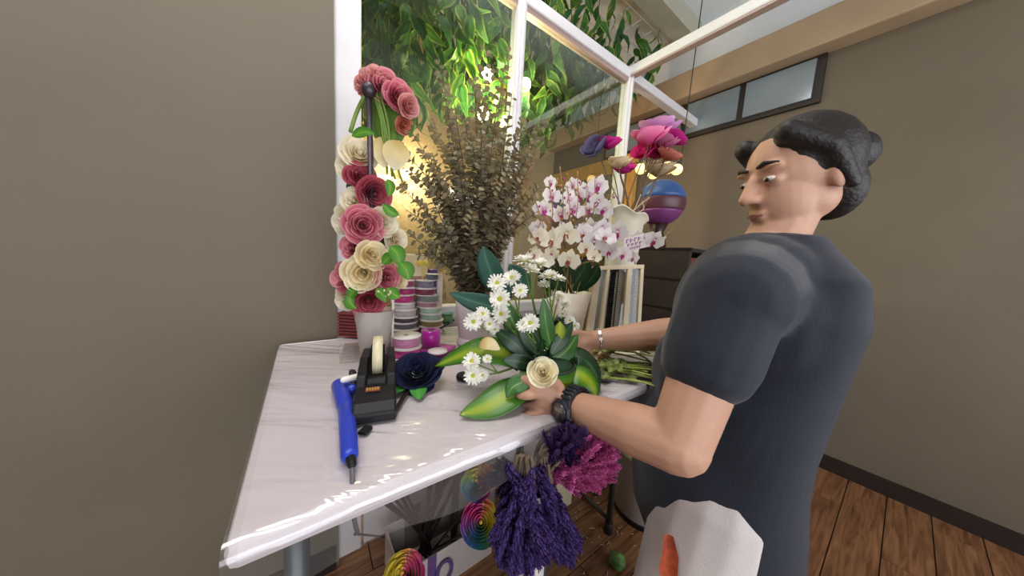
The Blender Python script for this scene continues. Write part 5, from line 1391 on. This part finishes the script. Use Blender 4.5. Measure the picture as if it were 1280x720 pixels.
# head
hr = Matrix.Rotation(R(-14), 3, 'Y')
def hd(x, y, z): return HD + hr @ V((x, y, z))
b.ell(hd(.012, 0, .02), (.093, .074, .092), hr, 24, 16); b.ell(hd(-.024, 0, -.034), (.060, .060, .078), hr, 24, 16); b.ell(hd(-.045, 0, -.092), (.026, .028, .022), hr); b.ell(hd(.01, 0, -.045), (.06, .062, .05), hr, 24, 16)
b.chain([hd(-.082, 0, .012), hd(-.102, 0, -.026)], [.009, .0125], 10); b.ell(hd(-.091, .011, -.03), (.011, .008, .008), hr); b.ell(hd(-.091, -.011, -.03), (.011, .008, .008), hr)
b.ell(hd(-.081, 0, -.058), (.010, .022, .006), hr); b.ell(hd(-.079, 0, -.068), (.010, .019, .006), hr)
for s in (-1, 1):
    b.ell(hd(-.070, s*.030, .030), (.013, .024, .008), hr); b.ell(hd(-.066, s*.030, .004), (.014, .018, .012), hr)
    b.ell(hd(.014, s*.074, -.008), (.018, .010, .030), hr)
body = remeshed('body', b, .0042, m_skin, root, 3)
# face and hair
for s in (-1, 1):
    part(root, 'eye', MB().ell(hd(-.0735, s*.030, .007), (.009, .0125, .0055), hr, 14, 10), M('eye_white', '#e6dfd8', var=.03, rough=.2))
    part(root, 'iris', MB().ell(hd(-.0815, s*.031, .0055), (.0025, .005, .0045), hr, 12, 8), M('iris_dark', '#2a1a12', rough=.15))
    part(root, 'eyebrow', MB().chain([hd(-.082, s*.014, .034), hd(-.083, s*.030, .039), hd(-.072, s*.048, .034)], [.0035, .004, .0025], 8), m_hair)
part(root, 'mouth', MB().blade([hd(-.086, -.02, -.063), hd(-.0925, 0, -.0625), hd(-.086, .02, -.063)], [.001, .0045, .001], hr @ V((-1, 0, 0)), 2), M('lip_rose', '#a0574e', var=.05, rough=.4))
h = MB(); h.ell(hd(.026, 0, .034), (.096, .083, .092), hr); h.ell(hd(.07, 0, -.03), (.045, .066, .07), hr); h.ell(hd(.125, 0, .03), (.04, .04, .042), hr)
for s in (-1, 1): h.chain([hd(-.05, s*.05, .085), hd(.0, s*.078, .04), hd(.03, s*.078, -.03)], [.022, .018, .014])
cut = [v for v in h.v]
hair = remeshed('hair', h, .006, m_hair, root, 3)
# clothing
s_ = MB()
front = P(806, 600, .62)
hem = P(842, 690, .62)
rings = [(.47, .150, .19, .085), (.58, .156, .188, .05), (.70, .160, .186, .012), (.78, .162, .182, -.012), (.86, .150, .175, -.012), (.94, .138, .17, -.005), (1.02, .130, .172, .0), (1.12, .128, .18, .0), (1.20, .10, .165, .0), (1.255, .075, .10, 0), (1.285, .064, .07, 0)]
vs = []; NN = 40
for (z, rx, ry, dx) in rings:
    f = max(0, (z-.60)/.69); cx = .452+.125*f**.8+dx; cy = .63
    for j in range(NN):
        g = 2*math.pi*j/NN; w = 1 + (.02*math.sin(g*5+z*7) if z < .9 else .012*math.sin(g*5+z*11))
        dz = (-.05*math.cos(g) if z < .5 else (-.03*math.cos(g) if z < .6 else 0))
        vs.append(V((cx - rx*w*math.cos(g), cy - ry*w*math.sin(g), z - dz)))
k = len(rings)
s_.add(vs, [(i*NN+j, (i+1)*NN+j, (i+1)*NN+(j+1) % NN, i*NN+(j+1) % NN) for i in range(k-1) for j in range(NN)]+[tuple(range(NN)), tuple(reversed(range((k-1)*NN, k*NN)))])
s_.chain([shN+V((.01, .0, .01)), CH+V((-.02, 0, .085)), shF], [.078, .115, .078]); s_.ell(CH+V((-.01, 0, .02)), (.128, .174, .19), nu=24, nv=16); s_.ell(HIP+V((.02, 0, .17)), (.125, .155, .15)); s_.chain([NK+V((0, 0, -.09)), NK+V((-.002, 0, -.03))], [.09, .068])
s_.chain([shN+V((.03, .03, .02)), shN, shN.lerp(elN, .42)], [.07, .072, .068]); s_.chain([shF+V((0, -.05, .0)), shF, shF.lerp(elF, .45)], [.078, .078, .066])
remeshed('shirt', s_, .006, m_shirt, root, 5)
t_ = MB()
for s, fx in ((-1, .0), (1, .13)):
    hp = V((.455, .64+s*.085, .74)); kn = V((.415+fx, HIP.y+s*.09, .44)); an = V((HIP.x-.02+fx, HIP.y+s*.09, .13))
    t_.chain([hp, kn, an], [.108, .104, .088])
t_.ell(V((.47, .64, .76)), (.13, .165, .11))
remeshed('trousers', t_, .007, m_trouser, root, 4)
for s, fx in ((-1, .0), (1, .13)):
    an = V((HIP.x-.02+fx, HIP.y+s*.09, .05))
    part(root, 'shoe', MB().chain([an+V((.03, 0, -.005)), an+V((-.07, 0, -.012)), an+V((-.16, s*.01, -.018))], [.045, .042, .032], 14), M('black_shoe', '#1c1a1b', rough=.5))
oc_ = P(838, 690, .60)
part(root, 'orange_cloth', MB().blade([P(836, 668, .50), P(838, 690, .50), P(835, 712, .50), P(838, 735, .50)], [.008, .014, .016, .012], to_cam(oc_), 4, .4), M('orange_fabric', '#b5502e', var=.3, scale=60, rough=.8), label='orange patterned cloth hanging below the shirt')

# watch on the near wrist
ax = (wrN-elN).normalized(); wc = wrN - ax*.004
m_watch = M('watch_resin', '#23262f', var=.1, rough=.35)
tc = to_cam(wc); tc = (tc - ax*tc.dot(ax)).normalized(); si = ax.cross(tc)
def wpt(g, r, l): return wc + (tc*math.cos(g) + si*math.sin(g))*r + ax*l
vs = []; n = 40
for i in range(n):
    g = 2*math.pi*i/n
    rr_ = .0345
    for (dr, l) in ((0, -.013), (.005, -.012), (.005, .012), (0, .013)): vs.append(wpt(g, rr_+dr, l))
part(root, 'watch_strap', MB().add(vs, [(i*4+j, ((i+1) % n)*4+j, ((i+1) % n)*4+(j+1) % 4, i*4+(j+1) % 4) for i in range(n) for j in range(4)]), m_watch)
cg = math.atan2(si.dot((P(704, 518, .5)-wc)), tc.dot((P(704, 518, .5)-wc)))
for q in range(8):
    g = cg + (.62 + .24*q)*(1 if si.z > 0 else -1)
    c = wpt(g, .0405, 0); rot = Matrix((ax, (tc*math.cos(g)+si*math.sin(g)).cross(ax), tc*math.cos(g)+si*math.sin(g))).transposed()
    part(root, 'strap_link', MB().box(c, (.0255, .0066, .004), rot), m_watch, False, .001)
nr_ = tc*math.cos(cg)+si*math.sin(cg); rot = Matrix((ax, nr_.cross(ax), nr_)).transposed()
cc = wpt(cg, .044, 0)
wcase = part(root, 'watch_case', MB().lathe([(.017, -.008), (.0225, -.005), (.0235, .002), (.0205, .007), (.017, .008)], cc, 8, rot @ Matrix.Rotation(R(22.5), 3, 'Z')), m_watch, False, .0015)
part(root, 'watch_face', MB().lathe([(.001, .0072), (.0155, .0072), (.0155, .0084), (.001, .0084)], cc, 24, rot), M('watch_face', '#4d4346', var=.3, scale=200, rough=.15), sub=wcase)
part(root, 'watch_display', MB().box(cc+rot @ V((0, -.003, .0088)), (.018, .008, .001), rot), M('watch_lcd', '#7a7268', var=.2, scale=200, rough=.2), False, sub=wcase)
for s in (-1, 1): part(root, 'watch_button', MB().box(cc+rot @ V((s*.0225, .009, 0)), (.004, .004, .004), rot), m_steel, False, sub=wcase)
# bracelet on the far wrist
axf = (wrF-elF).normalized(); bcn = wrF - axf*.012
f1 = axf.orthogonal().normalized(); f2 = axf.cross(f1)
ring = [bcn + (f1*math.cos(2*math.pi*i/28)+f2*math.sin(2*math.pi*i/28))*.0315 for i in range(29)]
part(root, 'bracelet', MB().tube(ring, .0022, 7), M('silver', '#d8d4d0', metal=.9, rough=.25))
for (px, py) in ((751, 412), (751, 424)):
    c = P(px, py, .77); d = (c-bcn); d = (d-axf*d.dot(axf)).normalized()
    rotb = Matrix((axf, d.cross(axf), d)).transposed()
    part(root, 'bracelet_plate', MB().box(bcn+d*.0335, (.010, .013 if py < 420 else .008, .003), rotb), M('silver_plate', '#efeae6', metal=.3, rough=.25), False, .001)

# ================================================================== ON AND BEYOND THE STAND AT THE FAR END
# bead case
m_case = M('case_white', '#f2e0bf', var=.04, rough=.5)
c00, c10 = P(727, 440, .98), P(797, 440, 1.02); c01, c11 = P(743, 333, 1.02), P(803, 331, 1.06)
SZ = TZ-.02
nrm = ((c10-c00).cross(c01-c00)).normalized()
if nrm.dot(to_cam(c00)) < 0: nrm = -nrm
cs = thing('bead_case', V((c00.x, c00.y, SZ)), 'white framed display case with hanging bead strings, on the stand behind the far arm', 'display case')
sl0 = (c01-c00); sl0 = sl0*((SZ-c00.z)/sl0.z); sl1 = (c11-c10); sl1 = sl1*((SZ-c10.z)/sl1.z)
c00 = c00+sl0; c10 = c10+sl1
def cpt(s, t, d=0): return c00.lerp(c10, s).lerp(c01.lerp(c11, s), t) + nrm*d
def cbox(s0, s1, t0, t1, d0, d1):
    q = [(s0, t0), (s1, t0), (s1, t1), (s0, t1)]
    return MB().hexa([cpt(s, t, d0) for s, t in q]+[cpt(s, t, d1) for s, t in q])
part(cs, 'back_board', cbox(0, 1, 0, 1, -.022, -.018), M('case_back', '#4f4a44', var=.12, scale=20, rough=.7), False)
for (s0, s1) in ((0, .13), (.24, .30), (.66, .76), (.93, 1.0)):
    part(cs, 'stile', cbox(s0, s1, 0, 1, -.02, .012), m_case, False, .002)
for (t0, t1) in ((0, .05), (.955, 1)):
    part(cs, 'rail', cbox(0, 1, t0, t1, -.02, .0125), m_case, False, .002)
part(cs, 'blue_strip', cbox(.14, .23, .05, .955, -.016, -.006), M('pale_blue_card', '#aebccb', var=.05), False)
part(cs, 'tan_strip', cbox(.53, .66, .05, .955, -.016, -.002), M('tan_card', '#b7a592', var=.08), False)
bead = MB().ell((0, 0, 0), (1, 1, 1), nu=7, nv=5).mesh('bead')
for k, (s, mt) in enumerate([(.345, '#ece2cc'), (.42, '#2a2426'), (.49, '#e4d8c4'), (.79, '#ece6d6'), (.845, '#2a2a28'), (.90, '#e4dece')]):
    st_ = link('bead_string', MB().tube([cpt(s, .05, -.006), cpt(s, .95, -.006)], .0006, 4).mesh('bead_string'), MATS['grey_wire'], cs, cs.matrix_basis.inverted())
    mtb = M('bead_'+mt.strip('#'), mt, var=.1, rough=.25)
    for q in range(34):
        link('bead', bead, mtb, st_, Matrix.Translation(cpt(s, .06+.026*q, -.005)) @ Matrix.Scale(.0040, 4))
part(cs, 'glass', cbox(.30, .66, .05, .955, .004, .006), MGLASS('case_glass', '#f0f2f2', gloss=.03), False)
part(cs, 'glass', cbox(.76, .93, .05, .955, .004, .006), MATS['case_glass'], False)

# card with purple writing leaning on the case top
k0, k1 = P(779, 316, .895), P(812, 308, .905); kh = V((0, .004, .045))
cd = thing('price_card', k0, 'small pale card with purple writing between the orchids and the white bead case', 'card')
kn_ = ((k1-k0).cross(kh)).normalized(); kn_ = kn_ if kn_.dot(to_cam(k0)) > 0 else -kn_
def kpt(s, t, d=0): return k0.lerp(k1, s)+kh*t+kn_*d
def kbox(s0, s1, t0, t1, d0, d1):
    q = [(s0, t0), (s1, t0), (s1, t1), (s0, t1)]
    return MB().hexa([kpt(s, t, d0) for s, t in q]+[kpt(s, t, d1) for s, t in q])
part(cd, 'card', kbox(0, 1, 0, 1, -.002, 0), M('pale_pink_card', '#ecdcd8', var=.03), False)
m_ink = M('purple_ink', '#8a5a9a', var=.1)
mb = MB(); rs = random.Random(2)
for row, (t0, t1, n) in enumerate([(.60, .86, 4), (.34, .52, 4), (.10, .24, 7)]):
    for q in range(n):
        s0 = .08 + .60*q/n + (.0 if row != 1 else .06); w = .42/n
        mb.f += []; bb_ = kbox(s0, s0+w*.35, t0, t1, 0, .0008); mb.add(bb_.v, bb_.f)
        bb_ = kbox(s0, s0+w, (t0+t1)/2 if q % 2 else t1-.05, (t0+t1)/2+.05 if q % 2 else t1, 0, .0008); mb.add(bb_.v, bb_.f)
bb_ = kbox(.76, .92, .62, .80, 0, .0008); mb.add(bb_.v, bb_.f)
part(cd, 'writing', mb, m_ink, False)
part(cd, 'clip_wire', MB().tube([kpt(.5, .2, -.002), kpt(.5, .3, -.002) + V((0, .02, .0)), kpt(.45, .4, -.002) + V((-.005, .05, .012))], .0012, 5), MATS['grey_wire'])

# cream tall vase with paper roses
tv = P(785, 268, 1.26); tvz = tv.z
tvb = V((tv.x, tv.y, SZ))
fv2 = thing('cream_basket', tvb, 'tall cream flower holder with a curled rim behind the orchids, holding paper roses', 'vase')
prof = [(.035, 0), (.04, .006), (.05, (tvz-SZ)*.5), (.066, tvz-SZ-.03), (.080, tvz-SZ), (.084, tvz-SZ+.002), (.080, tvz-SZ+.006), (.062, tvz-SZ-.03), (.045, (tvz-SZ)*.5), (.03, .012)]
mb = MB().lathe(prof, tvb, 40)
for i, v in enumerate(mb.v):
    if v.z > tvz-.06:
        g = math.atan2(v.y-tvb.y, v.x-tvb.x); f_ = (v.z-tvz+.06)/.06
        mb.v[i] = v + V((0, 0, f_*(-.022*math.cos(g) + .008*math.sin(g*5))))
part(fv2, 'body', mb, M('cream_basket', '#eadfcb', var=.05, scale=20, rough=.55))
part(fv2, 'foam', MB().lathe([(.001, tvz-SZ-.05), (.058, tvz-SZ-.05), (.05, tvz-SZ-.08)], tvb, 20), MATS['dark_moss'])
mcol = {}
for nm, c in (('violet', ('#3e3860', '#565076', '#6c6688')), ('magenta', ('#9a0e6a', '#c41a8a', '#d83c9c')), ('creamy', ('#c0a070', '#dcc49a', '#e8d6b4')), ('pink', ('#e84a94', '#f476b2', '#fa9cc8')), ('lilac', ('#c074b8', '#d494cc', '#e0aad8')), ('mauve', ('#a84a80', '#c06a96', '#d080a6')), ('coral', ('#c05a50', '#d87a6a', '#e89a88')), ('hot', ('#b01058', '#cc1a72', '#dc3a88'))):
    mcol[nm] = ML('paper_'+nm, along=[(0, c[0]), (.5, c[1]), (1, c[2])], trans=.3, rough=.75, var=.08)
PR = [('violet', 742, 181, 15, 1.22, (-.35, 0, .5), 'violet paper rose on a thin stem next to a magenta one'), ('magenta', 762, 174, 14, 1.23, (.1, 0, .9), 'magenta paper rose on a thin stem beside the violet one'),
      ('creamy', 775, 199, 13, 1.22, (.0, 0, .9), 'cream paper rose on a thin stem in front of a magenta one'), ('magenta', 780, 206, 13, 1.27, (.2, 0, .6), 'magenta paper rose half hidden behind the cream one'),
      ('pink', 811, 163, 19, 1.20, (-.1, 0, 1.0), 'bright pink paper rose, the biggest one seen from below'), ('lilac', 825, 153, 18, 1.30, (.1, 0, 1.0), 'lilac paper rose behind the bright pink one'),
      ('mauve', 831, 172, 15, 1.24, (.2, 0, .9), 'mauve pink paper rose beside the bright pink one'), ('magenta', 846, 168, 14, 1.26, (.5, 0, .7), 'magenta paper rose farthest from the cream one'),
      ('hot', 803, 186, 13, 1.27, (-.4, 0, .4), 'hot pink paper rose under the bright pink one, tilted to the post'), ('hot', 820, 188, 12, 1.29, (.1, 0, .5), 'hot pink paper rose deep in the bunch under the bright pink one'),
      ('coral', 838, 189, 13, 1.22, (.3, 0, .6), 'coral paper rose low in the pink bunch'), ('creamy', 824, 206, 17, 1.30, (.1, 0, .8), 'wide cream paper rose lowest in the pink bunch')]
for k, (c, px, py, r, dep, z, lab) in enumerate(PR):
    p = P(px, py, dep); rw = r/FPX*dep; zz = (to_cam(p)*.35+V(z)).normalized()
    foot_ = tvb + V((.03*math.cos(k*2.4), .03*math.sin(k*2.4), tvz-SZ-.06))
    th = thing('paper_rose', foot_, lab, 'paper flower', 'paper roses in the cream holder')
    m = th.matrix_basis.inverted() @ look(zz, k, p - zz*rw*.8)
    rose_on(th, m, rw*1.08, mcol[c], k, 'cup')
    part(th, 'stem', MB().tube(spline([foot_, foot_.lerp(p, .5)+V((.01*math.sin(k), -.01, -.02)), p-zz*rw*.9], 12), .0022, 6), M('paper_stem', '#6a5b48', var=.2, rough=.7))
    for g in (0, 2.1, 4.2):
        o_ = (zz.orthogonal().normalized()*math.cos(g) + zz.cross(zz.orthogonal().normalized())*math.sin(g))
        a = p-zz*rw*.82; b_ = p + o_*rw*.55 - zz*rw*.15
        part(th, 'sepal', leaf_blade([a, a.lerp(b_, .5)-zz*rw*.12, b_], rw*.24, -zz, .1, n=5, nx=2), m_sepal)
# curled dry twigs over the rim
for k, pp in enumerate([[(788, 268), (800, 256), (812, 247)], [(792, 268), (804, 262), (803, 252)], [(790, 268), (797, 253), (801, 243)]]):
    pts = spline([P(x, y, 1.20) for x, y in pp], 8); pts = [V((tvb.x+.01*k, tvb.y-.02, tvz-.05))]+pts
    solo('dry_twig', MB().tube(pts, .0022, 5), M('twig_pale', '#c8a88c', var=.2, rough=.7), 'pale dry twig poking over the rim of the cream flower holder', 'twig', 'pale twigs in the cream holder')

# ---------------------------------------------------------------- dark shelf unit at the far end
D0 = 1.62
sa = P(792, 300, D0); s_a, s_b = ab(sa)
sw = thing('dark_shelf', W(s_a+.38, s_b+.1, 0), 'dark wooden shelf unit full of dim boxes behind the far arm', 'shelf')
SA0, SA1, SB0, SB1 = s_a, s_a+.62, s_b-.30, s_b+.12
SA1 = min(SA1, A_RIGHT-.06)
for a in (SA0, SA1-.02):
    b = MB(); rbox(b, a, a+.02, SB0, SB1, 0, 1.30); part(sw, 'upright', b, m_dark, False, .002)
b = MB(); rbox(b, SA0, SA1, SB1-.01, SB1, 0, 1.30); part(sw, 'back_board', b, m_dark, False)
zs = [.10, .62, .98, 1.13, 1.28]
for z in zs:
    b = MB(); rbox(b, SA0, SA1, SB0, SB1, z, z+.018); part(sw, 'shelf_board', b, m_dark, False, .002)
def shelfbox(name, a0, a1, z, h, col, lab, cat='box', b0=.02, dd=.22, rough=.6):
    b = MB(); rbox(b, SA0+a0, SA0+a1, SB0+b0, SB0+b0+dd, z+.0185, z+.0185+h)
    return solo(name, b, M(name+'_'+col.strip('#'), col, var=.18, scale=14, rough=rough), lab, cat, smooth=False, bevel=.005)
W_ = SA1-SA0
shelfbox('brown_box', .03, W_*.30, 1.13, .105, '#6a3024', 'dark red brown box on the top inner level of the dark shelf unit')
shelfbox('tan_box', W_*.33, W_*.9, 1.13, .11, '#9a6c46', 'tan brown box beside the dark red one in the dark shelf unit')
shelfbox('maroon_carton', .03, W_*.36, .98, .10, '#4a1c20', 'dark maroon carton in the dark shelf unit, one level below the tan box')
shelfbox('slate_box', W_*.40, W_*.95, .98, .105, '#8792a0', 'slate blue box beside the dark maroon carton in the dark shelf unit')
shelfbox('grey_bin', W_*.25, W_*.95, .62, .27, '#a39a90', 'wide grey bin low in the dark shelf unit above the far arm')
shelfbox('black_carton', .03, W_*.22, .62, .22, '#1f1c1d', 'black carton beside the wide grey bin in the dark shelf unit')

# round layered ornament: blue dome over a plum band and a violet bowl
og = P(826, 252, 1.56); oz = 1.30
orn = thing('round_ornament', V((og.x, og.y, oz)), 'big round ornament, blue above, plum and violet below, on the dark shelf unit', 'ornament')
rz = .118
part(orn, 'foot', MB().lathe([(.045, oz), (.05, oz+.01), (.03, oz+.08), (.05, oz+.135)], V((og.x, og.y, 0)), 24), M('ornament_foot', '#3a1d1a', var=.15, rough=.4))
zc = oz+.235
def bandpts(a0, a1, n=8): return [(rz*math.cos(R(a0+(a1-a0)*i/n))+.0001, zc+rz*math.sin(R(a0+(a1-a0)*i/n))) for i in range(n+1)]
part(orn, 'violet_bowl', MB().lathe(bandpts(-66, -22), V((og.x, og.y, 0)), 36), M('violet_gloss', '#83407c', var=.25, scale=9, rough=.4))
part(orn, 'plum_band', MB().lathe(bandpts(-22, 8), V((og.x, og.y, 0)), 36), M('plum_gloss', '#5e3440', var=.25, scale=9, rough=.4))
part(orn, 'blue_dome', MB().lathe(bandpts(8, 90), V((og.x, og.y, 0)), 36), M('blue_gloss', '#3d5f9c', var=.3, scale=9, rough=.4))

# string of round warm lights
lp0, lp1 = P(798, 206, 1.75), P(900, 206, 1.75)
sg = thing('globe_light_string', lp0, 'string of round warm glowing lights behind the paper roses', 'lights')
pts = spline([P(795, 203, 1.75), P(815, 209, 1.75), P(833, 205, 1.75), P(850, 208, 1.75)], 12)
endw = V((pts[-1].x+.02, pts[-1].y, CEIL))
part(sg, 'cable', MB().tube([W(a2, B_GLASS, pts[0].z)]+pts+[endw], .003, 6), M('dark_cable', '#2c2826', rough=.6))
m_globe = M('globe_glow', '#ffe0a0', emit='#ffcf80', es=1.6)
for (px, py, r) in [(801, 211, 7), (817, 216, 8), (834, 210, 8), (846, 212, 7)]:
    c = P(px, py, 1.75); part(sg, 'globe', MB().ell(c, (r/FPX*1.75*.9,)*3, nu=18, nv=12), m_globe)
    part(sg, 'socket', MB().lathe([(.008, .03), (.01, .045), (.004, .05)], c+V((0, 0, 0)), 10), MATS['dark_cable'])
